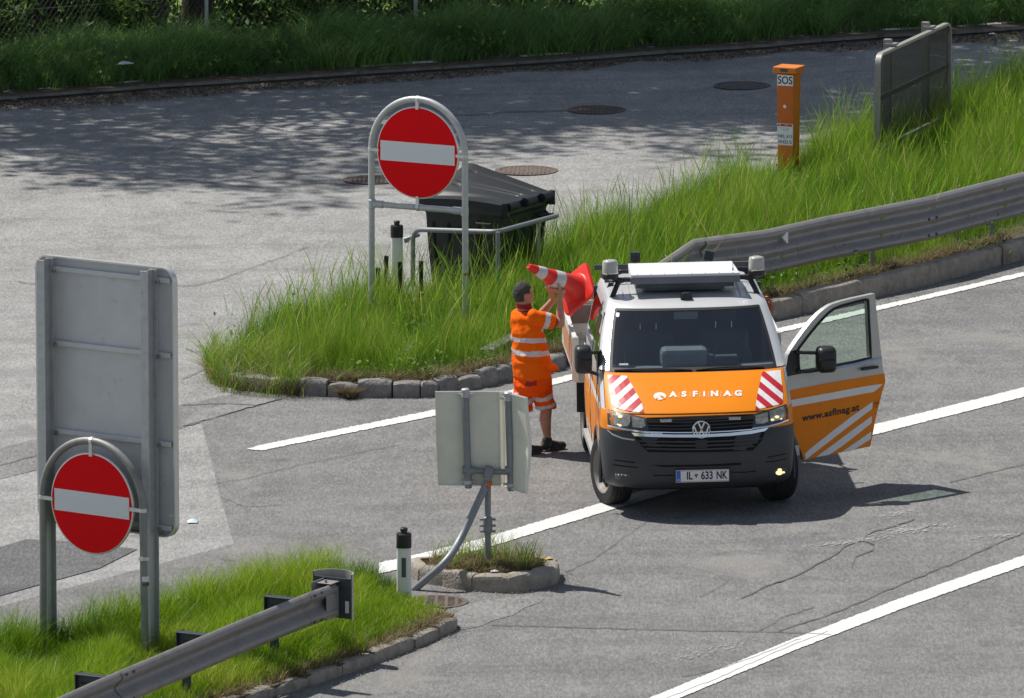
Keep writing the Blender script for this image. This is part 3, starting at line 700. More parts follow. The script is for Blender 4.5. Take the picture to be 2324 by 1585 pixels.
def shrub(x, y, z0, w, ht, n, seed, lab, sz=.06):
    rr = np.random.default_rng(seed); rnd = random.Random(seed)
    t = empty('shrub', (x, y, z0)); tag(t, lab, 'shrub', 'shrubs under the trees')
    st = MB(); cs = []
    for i in range(9):
        a = rnd.random()*6.28; l = w*rnd.uniform(.3, 1); q = Vector((math.cos(a)*l, math.sin(a)*l*.6, ht*rnd.uniform(.4, 1)))
        st.tube([Vector((0, 0, -.1)), q*.5+Vector((0, 0, .1)), q], [.016, .011, .005], 5); cs += [q, q*.7, q*.85+Vector((0, 0, .08))]
    st.build('stem', 'bark', t)
    pts = np.concatenate([np.array(c)+rr.normal(0, 1, (n//len(cs), 3))*np.array([.2, .2, .15]) for c in cs])
    leaf_cloud('foliage', pts, sz*(.6+.8*rr.random(len(pts))), 'leaf_bush', np.clip(rr.normal(.55, .28, len(pts)), 0, 1), t)
SHR = [(-60, 5.2, .9, 1.5, 'shrub cut by the left edge of the picture'), (30, 5.8, .8, 1.5, 'leafy yellow green shrub in the top left corner'), (150, 6.6, .8, 1.4, 'dark shrub between the first tree trunk and the broad leaved shrub'),
    (215, 5.4, .8, 1.1, 'broad leaved shrub between the two left tree trunks'), (275, 4.4, .35, .8, 'pale leaved sapling just left of the thick trunk'), (390, 6.6, .8, 1.4, 'dark shrub behind the two close tree trunks'),
    (500, 6.8, .5, 1.1, 'thin shrub just right of the grey fence post'), (575, 5.8, .8, 1.2, 'shrub lit from behind, second to the right of the grey fence post'),
    (670, 6.6, .8, 1.2, 'low shrub in the gap left of the far round sign'), (730, 5.6, .7, 1.1, 'shrub touching the tree trunk left of the far round sign'), (860, 6.4, .8, 1.2, 'dark shrub between the two trunks above the far round sign'),
    (1000, 6.0, .9, 1.2, 'low shrub on the bank above the far round sign, right of the slim trunk'), (1120, 6.2, .8, 1.1, 'shrub at the top edge above the manhole covers'), (1240, 6.2, .8, 1.1, 'last leafy shrub at the top edge towards the middle')]
for i, (px, d, w, ht, lab) in enumerate(SHR):
    x = (px-1162)/159.5; y = bank_edge(x)+d; shrub(x, y, bank_z(x, y), w, ht, 1500, 90+i, lab, .07)

# chain link fence
fe = empty('chain_link_fence', (0, 0, 0)); tag(fe, 'grey chain link fence with a steel post among the tree trunks', 'fence')
def fpt(x, z): y = bank_edge(x)+4.1; return Vector((x, y, bank_z(x, y)+z))
w = MB(); st = .075; FH = 1.5
x = -8.0
while x < 1.2:
    for sg in (1, -1):
        a = fpt(x, .02); c = fpt(x+sg*FH*.62, FH); w.tube([a, c], 0.0017, 3, caps=False)
    x += st
for z in (.03, .75, FH): w.tube([fpt(-8, z), fpt(-4, z), fpt(1.2, z)], .004, 4)
w.build('wire_mesh', 'fence_wire', fe)
for px in (473-470, 473, 473+470):
    q = MB(); xx = (px-1162)/159.5; p = fpt(xx, -.2); q.tube([p, p+Vector((0, 0, 1.9))], .03, 10); q.build('fence_post', 'galv', fe, smooth=50)

# ================================================================== GUARDRAILS
def extrude_profile(mb, pts, prof, side=1, zlist=None):
    """profile = (offset across, height); pts = ground points with z"""
    rows = []
    for i, p in enumerate(pts):
        d = (pts[min(i+1, len(pts)-1)]-pts[max(i-1, 0)]); d.z = 0; d.normalize(); n = Vector((d.y, -d.x, 0))*side
        rows.append([p+n*u+Vector((0, 0, z)) for u, z in prof])
    mb.grid(rows)
def two_sided(prof, th=.006): return prof+[(u-th, z) for u, z in prof[::-1]]+[prof[0]]
def wave(n, H, ph, amp=.08, zs=40, per=.195, edge=.03):
    out = []
    for i in range(zs+1):
        z = H*i/zs; u = amp*(.5+.5*math.cos(2*math.pi*(z-ph)/per)); out.append((u, z))
    return out
def resample(px, h, step=.4):
    P = [Vector(G(x, y, h)) for x, y in px]; out = [P[0]]
    for a, c in zip(P, P[1:]):
        k = max(1, int((c-a).length/step)); out += [a.lerp(c, i/k) for i in range(1, k+1)]
    return out
gr = empty('guardrail', G(1860, 640, .16)); tag(gr, 'long grey triple wave guardrail on the verge, its left end ramping down behind the van', 'guardrail')
gr_inv = Matrix.Translation(-gr.location)
def part(mb, name, m, parent, inv=None, **k):
    o = mb.build(name, m, parent, **k)
    o.matrix_parent_inverse = Matrix.Translation(-parent.location) if inv is None else inv
    return o
path = [Vector(p) for p in resample([(1570, 698), (1731, 676), (1860, 646), (2091, 599), (2324, 537), (2900, 380)], .16, .5)]
ramp_pts = [Vector(p) for p in resample([(1300, 745), (1570, 698)], .16, .25)]
prof = wave(3, .51, .06)
mbx = MB(); L0 = len(ramp_pts)
full = ramp_pts[:-1]+path
zz = [(-.40+.67*i/(L0-1)) for i in range(L0-1)]+[.27]*len(path)
mbx.grid([[p+Vector((0, 0, z))+nn*u+Vector((0, 0, v)) for u, v in two_sided(prof)] for p, z, nn in
          [(p, zz[i], (lambda d: Vector((d.y, -d.x, 0)).normalized())((full[min(i+1, len(full)-1)]-full[max(i-1, 0)]))) for i, p in enumerate(full)]])
part(mbx, 'beam', 'rail_far', gr, smooth=50)
# laps with bolts where two lengths overlap
def lap(p, d, z0, prof, parent, m, inv=None, w=.3, off=.006):
    n = Vector((d.y, -d.x, 0)).normalized(); q = MB()
    q.grid([[p+d*(w*k)+n*(u+off)+Vector((0, 0, z0+v)) for u, v in prof] for k in (0, .33, .66, 1)])
    part(q, 'beam_lap', m, parent, smooth=50)
    for k in (.25, .75):
        for (u, v) in [prof[len(prof)*5//40], prof[len(prof)*20//40] if len(prof) > 35 else prof[-4]]:
            s = MB(); s.lathe([(.001, 0), (.018, .002), (.014, .014), (.001, .017)], p+d*w*k+n*(u+off)+Vector((0, 0, z0+v)), 8, n); part(s, 'bolt', 'steel_black', parent)
for px, py in [(2085, 600), (1590, 696)]:
    p = Vector(G(px, py, .16)); q2 = Vector(G(px+60, py-14, .16)); lap(p, (q2-p).normalized(), .27, prof, gr, 'rail_far')
for px, py in [(1700, 672), (1985, 612), (2255, 547), (2480, 490)]:
    p = Vector(G(px, py, .16)); q = MB(); q.box(p+Vector((-.02, .14, .15)), (.06, .12, 1.05)); q.box(p+Vector((-.02, .05, .47)), (.1, .1, .4)); part(q, 'rail_post', 'galv_dark', gr, bevel=.008)
# triangular marker plate and punched slots
def on_rail(px, py, zv):
    """face point of the far rail at a height"""
    best = None
    for a, c in zip(path, path[1:]):
        pass
    p = Vector(G(px, py, .16)); i = min(range(len(path)), key=lambda k: (path[k]-p).length); a = path[max(i-1, 0)]; c = path[min(i+1, len(path)-1)]; d = (c-a).normalized(); d.z = 0
    n = Vector((d.y, -d.x, 0)).normalized(); a0 = a+d*((p-a).dot(d)); u = .08*(.5+.5*math.cos(2*math.pi*(zv-.06)/.195))
    return a0+n*(u+.008)+Vector((0, 0, .27+zv)), d, n
M['reflector'] = mat('white_reflector', (.75, .75, .75), .3, var=.02)
p, d, n = on_rail(1738, 663, .40); q = MB()
tri = [(.045, -.095), (.045, .075), (-.06, -.01)]
q.rings([[p+d*a+Vector((0, 0, b))+n*.0 for a, b in tri], [p+d*a+Vector((0, 0, b))+n*.03 for a, b in tri]]); part(q, 'marker_plate', 'reflector', gr, bevel=.004)
M['slot_green'] = mat('slot', (.25, .36, .06), .9)
for px, py in [(1980, 614), (2257, 546), (1748, 662)]:
    for zv in (.36, .16):
        p, d, n = on_rail(px, py, zv); q = MB(); q.cur = 0
        q.rings([[p+d*a+Vector((0, 0, c))+n*.0 for a, c in ((-.03, -.014), (.03, -.014), (.03, .014), (-.03, .014))], [p+d*a+Vector((0, 0, c))+n*.002 for a, c in ((-.03, -.014), (.03, -.014), (.03, .014), (-.03, .014))]])
        p2 = p+Vector((0, 0, -.06))+d*.03+n*.006
        part(q, 'beam_slot', 'slot_green', gr); q = MB()
        q.rings([[p2+d*a+Vector((0, 0, c)) for a, c in ((-.03, -.012), (.03, -.012), (.03, .012), (-.03, .012))], [p2+n*.002+d*a+Vector((0, 0, c)) for a, c in ((-.03, -.012), (.03, -.012), (.03, .012), (-.03, .012))]])
        part(q, 'slot_plate', 'reflector', gr)

gn = empty('guardrail', G(600, 1567, .1)); tag(gn, 'near brown grey guardrail ending in a rounded end cap, in the bottom left grass', 'guardrail')
npx = [(60, 1810), (200, 1744), (316, 1693), (520, 1603), (700, 1527), (752, 1508)]
pn = resample(npx, 0.0, .4); profn = [(.075*(.5+.5*math.cos(2*math.pi*(v-.055)/.205)), v) for v in [.31*i/28 for i in range(29)]]
q = MB(); rows_ = []
for i, p in enumerate(pn):
    d = (pn[min(i+1, len(pn)-1)]-pn[max(i-1, 0)]); n = Vector((d.y, -d.x, 0)).normalized(); rows_.append([p+n*u+Vector((0, 0, .44+v)) for u, v in two_sided(profn)])
q.grid(rows_); part(q, 'beam', 'rail', gn, smooth=50)
for px, py in [(262, 1717), (690, 1531)]:
    p = Vector(G(px, py)); q2 = Vector(G(px+50, py-22)); lap(p, (q2-p).normalized(), .44, profn, gn, 'rail', w=.26)
p_end = Vector(G(752, 1508)); dn = (Vector(G(752, 1508))-Vector(G(640, 1553))).normalized(); nn = Vector((dn.y, -dn.x, 0)).normalized()
M['end_sheet'] = mat('end_cap_sheet', (.50, .475, .43), .5, .25, var=.1, dirt=((.36, .33, .29), 6, .58))
# end cap: half cylinder with a flat back plate
q = MB(); cc = p_end+nn*-.02+dn*.06+Vector((0, 0, .40)); rC = .20; H = .43; arc = []
for k in range(25):
    a = -math.pi/2+math.pi*k/24; arc.append(dn*(math.cos(a)*rC*.85)+nn*(math.sin(a)*rC*-1))
q.grid([[cc+v+Vector((0, 0, z)) for v in arc] for z in (0, H)]); q.grid([[cc+v*.955+Vector((0, 0, z)) for v in arc] for z in (H, 0)])
q.grid([[cc+v+Vector((0, 0, H)) for v in arc], [cc+v*.955+Vector((0, 0, H)) for v in arc]])
part(q, 'end_cap', 'end_sheet', gn, smooth=50)
q = MB(); q.bar(cc+nn*-.19+Vector((0, 0, H/2-.01)), cc+nn*.19+Vector((0, 0, H/2-.01)), .012, H-.06); part(q, 'back_plate', 'steel_black', gn, bevel=.003)
q = MB(); q.bar(cc+dn*-.16+Vector((0, 0, .36)), cc+dn*-.01+Vector((0, 0, .36)), .16, .008); q.bar(cc+dn*-.24+nn*-.08+Vector((0, 0, .33)), cc+dn*-.01+nn*-.08+Vector((0, 0, .33)), .01, .1)
q.bar(cc+dn*-.24+nn*.07+Vector((0, 0, .18)), cc+dn*-.01+nn*.07+Vector((0, 0, .18)), .01, .28); q.lathe([(.012, 0), (.012, .025)], cc+dn*-.12+Vector((0, 0, .365)), 8); part(q, 'cap_bracket', 'galv_dark', gn, bevel=.003)
q = MB(); q.bar(cc+dn*-.012+nn*.14+Vector((0, 0, .13)), cc+dn*-.012+nn*.175+Vector((0, 0, .13)), .006, .11); part(q, 'number_plate', 'white_plastic', gn)
# spacers and posts behind the beam
for px, py in [(10, 1832), (250, 1722), (478, 1622), (676, 1537)]:
    p = Vector(G(px, py)); q = MB(); c0 = p-nn*.02
    q.bar(c0+Vector((0, 0, .62)), c0-nn*.30+Vector((0, 0, .62)), .012, .19); q.bar(c0-nn*.02+Vector((0, 0, .712)), c0-nn*.30+Vector((0, 0, .712)), .09, .012)
    q.bar(c0-nn*.30+Vector((0, 0, .62))-dn*.04, c0-nn*.30+Vector((0, 0, .62))+dn*.09, .012, .2); part(q, 'spacer', 'steel_black', gn, bevel=.004)
    q = MB(); q.box(c0-nn*.22+Vector((0, 0, .27)), (.08, .06, .74)); part(q, 'rail_post', 'steel_black', gn, bevel=.006)

# ================================================================== SIGNS
def no_entry(base, yaw, half0, half1, zspring, zbar, zdisc, rdisc, rtube, lab, m_tube, crossbar=True, extra=None):
    t = empty('no_entry_sign', base, yaw); tag(t, lab, 'road sign', 'no entry signs in tube frames')
    q = MB(); pth = [Vector((-half0, 0, -.2)), Vector((-half0-(half1-half0)*.7, 0, zbar*.9 if zbar else .6)), Vector((-half1, 0, zspring))]
    for k in range(1, 24):
        a = math.pi-math.pi*k/24; pth.append(Vector((math.cos(a)*half1, 0, zspring+math.sin(a)*half1)))
    pth += [Vector((half1, 0, zspring)), Vector((half0+(half1-half0)*.7, 0, zbar*.9 if zbar else .6)), Vector((half0, 0, -.2))]
    q.tube(pth, rtube, 16); q.build('tube_frame', m_tube, t, smooth=50)
    if crossbar:
        q = MB(); q.tube([(-half1, 0, zbar), (half1, 0, zbar)], rtube*.93, 14); q.build('crossbar', m_tube, t, smooth=50)
        for s in (-1, 1):
            q = MB(); q.lathe([(rtube*1.05, -.05), (rtube*1.22, -.045), (rtube*1.22, .045), (rtube*1.05, .05)], (s*(half1-.004), 0, zbar), 14); q.tube([(s*(half1-.03), 0, zbar), (s*(half1-.15), 0, zbar)], rtube*1.16, 12)
            q.build('frame_joint', m_tube, t, smooth=40)
    # disc faces the viewer (-y)
    q = MB(); q.lathe([(.001, 0), (rdisc-.012, 0), (rdisc, .004), (rdisc, .022), (rdisc-.01, .022), (rdisc-.012, .012), (.001, .012)], (0, -.012, zdisc), 72, (0, 1, 0))
    d = q.build('disc', 'alu_edge', t, smooth=40)
    q = MB(); q.lathe([(.001, 0), (rdisc-.014, 0)], (0, -.0135, zdisc), 72, (0, -1, 0), caps=False); q.build('red_field', 'red_sign', d)
    q = MB(); w2, h2 = rdisc*.905, rdisc*.215; q.quad((-w2, -.0155, zdisc-h2), (w2, -.0155, zdisc-h2), (w2, -.0155, zdisc+h2), (-w2, -.0155, zdisc+h2)); q.build('white_bar', 'white_sign', d)
    cl = [((-half1, zdisc), (-rdisc+.03, zdisc)), ((half1, zdisc), (rdisc-.03, zdisc))]
    if crossbar: cl.append(((0, zbar), (0, zdisc-rdisc+.03)))
    cl.append(((0, zspring+half1), (0, zdisc+rdisc-.03)))
    for (ax, az), (bx, bz) in cl:
        q = MB(); q.bar((ax, -.02, az), (bx, -.02, bz), .036, .02, (0, 1, 0)); hor = abs(ax-bx) > abs(az-bz)
        q.lathe([(rtube*1.0, -.018), (rtube*1.12, -.018), (rtube*1.12, .018), (rtube*1.0, .018)], (ax, 0, az), 12, (0, 0, 1) if hor else (1, 0, 0)); q.build('clamp', 'alu_edge', t, bevel=.002)
    return t
pl, pr = Vector(G(843, 728, .16)), Vector(G(1057, 744, .16))
ns = no_entry((pl+pr)/2, math.atan2(pr.y-pl.y, pr.x-pl.x), (pr-pl).length/2, .59, 1.94, 1.315, 1.93, .517, .036, 'far round red no entry sign in a tube frame with crossbar, beside the bin', 'galv')
q = MB(); hb = (pr-pl).length/2; q.lathe([(.0372, 0), (.0372, .03)], (hb, 0, .60), 14); q.build('rust_band', mat('rust_stain', (.32, .13, .05), .9), ns)
pl, pr = Vector(G(97, 1469, .105)), Vector(G(331, 1500, .105))
ns2 = no_entry((pl+pr)/2, math.atan2(pr.y-pl.y, pr.x-pl.x), (pr-pl).length/2, .565, 1.395, .0, 1.385, .465, .034, 'near round red no entry sign in front of the tall grey board', 'galv_dark', crossbar=False)
hb = (pr-pl).length/2
q = MB(); q.lathe([(.0355, 0), (.0355, .045)], (hb, 0, .74), 14); q.build('sticker', 'white_sign', ns2)
q = MB(); q.lathe([(.036, 0), (.036, .022)], (hb, 0, .70), 14); q.build('sticker', 'rust', ns2)
q = MB(); q.lathe([(.034, 0), (.043, .003), (.043, .035), (.034, .04)], (hb, 0, .93), 14); q.box((hb, -.05, .95), (.05, .03, .03)); q.build('clamp', 'alu_edge', ns2)

# tall board seen from behind
pl, pr = Vector(G(112, 1461, .105)), Vector(G(345, 1490, .105)); yaw = math.atan2(pr.y-pl.y, pr.x-pl.x); sp = (pr-pl).length/2
tb = empty('direction_board', (pl+pr)/2, yaw); tag(tb, 'tall blank grey board seen from behind on two steel beams', 'road sign')
def rrect(w0, w1, z0, z1, r, n=8):
    out = []
    for cx, cz, a0 in ((w1-r, z1-r, 0), (w0+r, z1-r, 90), (w0+r, z0+r, 180), (w1-r, z0+r, 270)):
        for k in range(n+1):
            a = R(a0+90*k/n); out.append((cx+r*math.cos(a), cz+r*math.sin(a)))
    return out
def plate(mb, pts, y0, y1): mb.rings([[Vector((x, y0, z)) for x, z in pts], [Vector((x, y1, z)) for x, z in pts]])
o2 = rrect(-.74, .79, 1.10, 3.56, .13); i2 = rrect(-.725, .775, 1.115, 3.545, .115)
q = MB(); plate(q, i2, .115, .122); q.build('panel', 'alu', tb)
q = MB()
rim = [[Vector((x, y, z)) for x, z in p] for p, y in ((i2, .112), (i2, .07), (o2, .07), (o2, .135), (i2, .135), (i2, .112))]
q.rings(rim, caps=False); q.build('rim', 'alu_edge', tb, smooth=30)
for s in (-1, 1):
    q = MB(); x = s*sp
    for yy in (-.075, .06): q.box((x, yy, 1.62), (.085, .008, 3.84))
    q.box((x, -.0075, 1.62), (.006, .127, 3.84)); q.build('beam_post', 'galv', tb, bevel=.0015)
for z in (3.46, 2.78, 1.97, 1.2):
    q = MB(); q.box((.02, .092, z), (1.46, .038, .016)); q.box((.02, .074, z-.018), (1.46, .004, .036)); q.build('stiffener', 'alu', tb, bevel=.002)
    for s in (-1, 1):
        
        for dx in (.055, -.055): q = MB(); q.box((s*sp+dx, .055, z-.03), (.028, .03, .035)); q.build('clamp', 'galv_dark', tb, bevel=.002)
q = MB(); q.box((.72, .112, 1.30), (.045, .003, .018)); q.build('sticker', 'white_sign', tb)

# mesh screen seen edge-on
M['screen_mesh'], nt, bs = new_mat('screen_mesh')
bs.inputs['Base Color'].default_value = (.016, .016, .016, 1); bs.inputs['Roughness'].default_value = .6
tc = N(nt, 'ShaderNodeTexCoord'); br = N(nt, 'ShaderNodeTexBrick', Scale=1.0); br.offset = 0
br.inputs['Brick Width'].default_value = .030; br.inputs['Row Height'].default_value = .020; br.inputs['Mortar Size'].default_value = .0068; br.inputs['Mortar Smooth'].default_value = .0
mp = N(nt, 'ShaderNodeMapping'); mp.inputs['Rotation'].default_value = (R(90), 0, 0)
nt.links.new(tc.outputs['Object'], mp.inputs['Vector']); nt.links.new(mp.outputs[0], br.inputs['Vector'])
tp = N(nt, 'ShaderNodeBsdfTransparent'); mx = N(nt, 'ShaderNodeMixShader')
nt.links.new(br.outputs['Fac'], mx.inputs[0]); nt.links.new(tp.outputs[0], mx.inputs[1]); nt.links.new(bs.outputs[0], mx.inputs[2]); nt.links.new(mx.outputs[0], nt.nodes['Material Output'].inputs['Surface'])
p0 = Vector(G(1990, 395, .16)); yaw = R(71)
sc = empty('mesh_screen', p0, yaw); tag(sc, 'dark mesh screen board in a rounded aluminium frame, top right in the grass', 'screen')
Wd = 3.25; z0, z1 = .28, 1.50; o2 = rrect(0, Wd, z0, z1, .16); i2 = rrect(.035, Wd-.035, z0+.035, z1-.035, .13)
q = MB(); q.rings([[Vector((x, y, z)) for x, z in p] for p, y in ((i2, -.03), (o2, -.03), (o2, .04), (i2, .04), (i2, -.03))], caps=False); q.build('frame', mat('screen_frame', (.34, .33, .30), .5, .3, var=.1), sc, smooth=30)
q = MB(); q.quad((.04, 0, z0+.04), (Wd-.04, 0, z0+.04), (Wd-.04, 0, z1-.04), (.04, 0, z1-.04)); q.build('mesh_panel', 'screen_mesh', sc)
q = MB(); q.box((Wd/2, .02, .93), (Wd-.1, .03, .07)); q.build('mid_rail', 'steel_black', sc)
for x in (.75, 2.45):
    q = MB(); q.box((x, .09, .75), (.09, .09, 1.68)); q.box((x, .04, 1.53), (.13, .14, .03)); q.build('screen_post', 'galv_dark', sc, bevel=.004)

# emergency call post
p0 = Vector(G(1789, 402, .16)); ep = empty('emergency_post', p0, R(-24)); tag(ep, 'orange emergency call post with a white SOS plate, in tall grass', 'call post')
q = MB(); wd = .115
q.rings([[Vector((sx*wd*k, sy*wd*k, z)) for sx, sy in ((-1, -1), (1, -1), (1, 1), (-1, 1))] for z, k in ((-.1, .86), (.2, .9), (1.30, 1.0))]); q.build('housing', 'orange_post', ep, bevel=.008)
M['orange_face'] = mat('post_orange_face', (.62, .135, .004), .45, var=.06)
q = MB(); q.box((0, -.1165, .90), (.212, .005, .50)); q.build('front_door', 'orange_face', ep, bevel=.001)
q = MB(); q.box((0, 0, 1.352), (.315, .30, .08)); q.build('cap', 'orange_post', ep, bevel=.012)
q = MB(); q.box((-.005, -.151, 1.355), (.10, .004, .04)); q.build('lamp_window', 'rust', ep)
q = MB(); q.lathe([(.001, 0), (.017, 0), (.022, .004), (.022, .008)][::-1], (0, -.1225, .90), 16, (0, -1, 0)); q.build('call_button', 'alu_edge', ep, smooth=40)
q = MB(); q.box((0, -.1215, 1.225), (.208, .005, .135)); q.cur = 1; put_text(q, 'SOS', .135, lambda a, c: (a, -.1252, 1.223+c), sx=.84, bold=.002); q.build('call_sign', ['white_sign', 'black_text'], ep)
q = MB(); zo = .55; q.box((.003, -.1195, zo), (.208, .005, .27)); q.cur = 1
put_text(q, 'NRS_A13', .056, lambda a, c: (a+.003, -.1232, zo-.025+c), sx=.86, bold=.0006); put_text(q, '29,423 G', .056, lambda a, c: (a+.003, -.1232, zo-.095+c), sx=.88, bold=.0006)
q.cur = 2; q.box((.018, -.1225, zo+.115), (.155, .002, .03)); q.cur = 3; q.box((-.083, -.1225, zo+.112), (.022, .002, .025)); q.cur = 4
for k in range(3): q.box((-.01+.01*k, -.1225, zo+.08-.018*k), (.14-.03*k, .001, .004))
q.cur = 0; put_text(q, 'SOS', .028, lambda a, c: (a+.02, -.1245, zo+.115+c)); q.build('info_plate', ['white_sign', 'black_text', mat('plate_red', (.55, .05, .03), .5), mat('plate_blue', (.06, .09, .25), .5), mat('plate_grey', (.3, .3, .32), .5)], ep)

# delineator posts
def delineator(base, lab, yaw, h, w, refl):
    t = empty('delineator_post', base, yaw); tag(t, lab, 'marker post', 'white delineator posts')
    def sec(k, d, z, n=20): return [Vector((w/2*k*math.copysign(abs(math.cos(a))**.55, math.cos(a)), d*k*math.copysign(abs(math.sin(a))**.8, math.sin(a)), z)) for a in [2*math.pi*i/n for i in range(n)]]
    q = MB(); q.rings([sec(1.0, .05, -.1), sec(.98, .05, h*.5), sec(.94, .048, h)]); q.build('post_body', 'white_plastic', t, smooth=50)
    q = MB(); q.rings([sec(1.02, .055, h-.002), sec(1.04, .056, h+.01), sec(1.04, .056, h+.125), sec(.98, .05, h+.135)]); q.lathe([(.036, 0), (.03, .025), (.036, .03), (.036, .05), (.03, .056)], (0, 0, h+.13), 16); q.build('cap', 'black_plastic', t, smooth=40)
    if refl:
        q = MB(); q.box((.002, -.0475, h-.185), (.042, .006, .185)); q.build('reflector', 'screen_refl', t, bevel=.002)
    return t
M['screen_refl'] = mat('dark_reflector', (.09, .09, .095), .35, var=.7, vscale=160)
delineator(Vector(G(917, 1352, .1)), 'white marker post with black cap and dark reflector, beside the small traffic island', R(-4), .46, .138, True)
delineator(Vector(G(901, 668, .16)), 'white marker post with black cap behind the far no entry sign', R(6), .66, .140, False)
for i, (px, py, hh, lab) in enumerate([(877, 705, .56, 'tallest black stub pipe in the grass under the far no entry sign'), (908, 715, .54, 'middle black stub pipe in the grass beside the tallest one'), (956, 715, .55, 'right hand black stub pipe in the grass under the sign crossbar'), (858, 712, .46, 'short black stub pipe against the left leg of the far sign')]):
    q = MB(); q.lathe([(.024, -.1), (.024, hh), (.027, hh+.005), (.027, hh+.06), (.018, hh+.06), (.018, hh+.02), (.001, hh+.02)], Vector(G(px, py, .16))+Vector((0, 0, 0)), 14)
    tag(q.build('stub_pipe', 'black_plastic', smooth=40), lab, 'pipe', 'black stub pipes in the grass')

# twin sign panels on a bent pole, small island
pb = Vector(G(1107, 1279, .16)); YP = pb.y
sg = empty('hazard_sign', pb); tag(sg, 'two grey sign backs on a single pole, standing on the small traffic island', 'road sign')
Lc = lambda px, py, dy=0.0: V(px, py, YP+dy)-pb
q = MB(); q.tube([Vector((0, 0, -.1)), Lc(1107, 1100)], .0305, 14); q.build('pole', 'tube', sg, smooth=50)
q = MB(); c0 = Lc(1107, 1210); q.lathe([(.033, 0), (.044, .004), (.044, .15), (.033, .16)], c0, 16)
for z in (.02, .075, .135): q.box(c0+Vector((0, -.02, z)), (.15 if z != .075 else .155, .03, .018))
q.build('sleeve', 'tube', sg, smooth=40, bevel=.002)
q = MB(); q.tube(fillet([Lc(1109, 1088, -.04), Lc(1047, 1222, -.2), Lc(1012, 1278, -.55), Vector(G(938, 1340, .0))-pb], .35, 8), .036, 14); q.build('bent_strut', 'tube', sg, smooth=50)
q = MB(); a = Lc(1110, 1092, -.045); c = Lc(1104, 1106, -.06); q.tube([a, c], .0385, 12); q.build('orange_mark', mat('orange_scrape', (.6, .16, .05), .8, var=.4, vscale=60), sg, smooth=50)
q = MB(); q.tube([Lc(1052, 1067), Lc(1156, 1072)], .0285, 14); q.build('cross_tube', 'tube', sg, smooth=50)
q = MB()
for px, w_ in ((1062, .13), (1152, .07)): q = MB(); q.tube([Lc(px-w_*100, 1067, -.0), Lc(px+w_*120, 1068, -.0)], .041, 12); q.build('tube_joint', 'tube', sg, smooth=40)
q = MB()
q.lathe([(.03, -.06), (.042, -.055), (.042, .055), (.03, .06)], Lc(1108, 1072, -.03), 14, (.25, 0, 1)); q.tube([Lc(1113, 1062, -.06), Lc(1106, 1090, -.06)], .04, 12); q.build('tube_joint', 'tube', sg, smooth=40)
for px, py0, py1 in ((1058, 884, 1108), (1155, 892, 1114)):
    q = MB(); a, c = Lc(px+5, py1, .0), Lc(px-2, py0, .0); q.tube([a, c], .034, 16); u = (c-a).normalized(); q.build('panel_tube', 'tube', sg, smooth=50)
    q = MB(); q.lathe([(.036, 0), (.039, .004), (.039, .04), (.03, .048)], c-u*.04, 16, u); q.build('tube_cap', 'white_plastic' if False else 'galv', sg, smooth=40)
    for f in (.94, .06):
        q = MB(); q.lathe([(.034, -.018), (.040, -.018), (.040, .018), (.034, .018)], a.lerp(c, f), 14, u); q.box(a.lerp(c, f)+Vector((.0, .03, 0)), (.15, .02, .026)); q.build('clamp', 'galv', sg, bevel=.002)
def bent_panel(corners, bulge, name):
    """sheet with folded edge: corners tl,tr,br,bl in sign space"""
    tl, tr, br, bl = corners; n = (tr-tl).cross(bl-tl).normalized(); nx, nz = 14, 20
    if n.y < 0: n = -n
    g0 = []
    for j in range(nz+1):
        v = j/nz; row = []
        for i in range(nx+1):
            u = i/nx; p = tl.lerp(tr, u).lerp(bl.lerp(br, u), v); k = bulge*math.sin(math.pi*v)**2*(u**1.5); row.append(p+n*k)
        g0.append(row)
    q = MB(); q.grid(g0); q.grid([[p+n*.012 for p in r] for r in g0]); per = g0[0]+[r[-1] for r in g0[1:]]+g0[-1][::-1][1:]+[r[0] for r in g0[::-1][1:]]
    q.rings([[p-n*.022 for p in per], [p+n*.012 for p in per]], closed=False); q.build(name, 'alu_dull', sg, smooth=35)
    cen = (tl+tr+br+bl)/4
    q = MB(); q.rings([[p-n*.022 for p in per], [p-n*.022+(p-cen).normalized()*.012 for p in per], [p+n*.012+(p-cen).normalized()*.012 for p in per]], closed=False); q.build('panel_rim', 'alu_edge', sg, smooth=35)
bent_panel([Lc(989, 891, .06), Lc(1131, 891, .06), Lc(1136, 1100, .06), Lc(996, 1099, .06)], .0, 'left_panel'.replace('left_', 'sign_'))
bent_panel([Lc(1134, 890, .14), Lc(1195, 905, -.22), Lc(1196, 1118, -.22), Lc(1138, 1099, .14)], .035, 'sign_panel')

# ================================================================== BIN AND ITS BARRIER
# the four-wheeled bin: long direction recedes to the right
c_front = Vector(G(1140, 700, .0)); a1 = R(180-29); 
ux = Vector((-math.cos(R(29)), math.sin(R(29)), 0)); uy = Vector((math.cos(R(61)), math.sin(R(61)), 0))
bn = empty('waste_bin', c_front); tag(bn, 'black wheeled waste bin with a sagging ribbed lid, behind the far no entry sign', 'bin')
A, B, HH = 1.03, 1.10, 1.17
def bp(u, v, z, k=1.0):
    cx, cy = A/2, B/2; return ux*(cx+(u*A-cx)*k)+uy*(cy+(v*B-cy)*k)+Vector((0, 0, z))
q = MB(); cs = ((0, 0), (1, 0), (1, 1), (0, 1))
q.rings([[bp(u, v, z, k) for u, v in cs] for z, k in ((.12, .86), (.6, .93), (1.03, .97), (1.05, 1.02), (HH, 1.02))]); q.build('bin_body', 'bin_dark', bn, bevel=.03)
for (u, v) in ((.1, .1), (.9, .1), (.1, .9), (.9, .9)):
    q = MB(); c = bp(u, v, .09, .9); q.lathe([(.02, -.025), (.085, -.025), (.09, 0), (.085, .025), (.02, .025)], c, 16, uy); q.build('castor', 'rubber', bn, smooth=40)
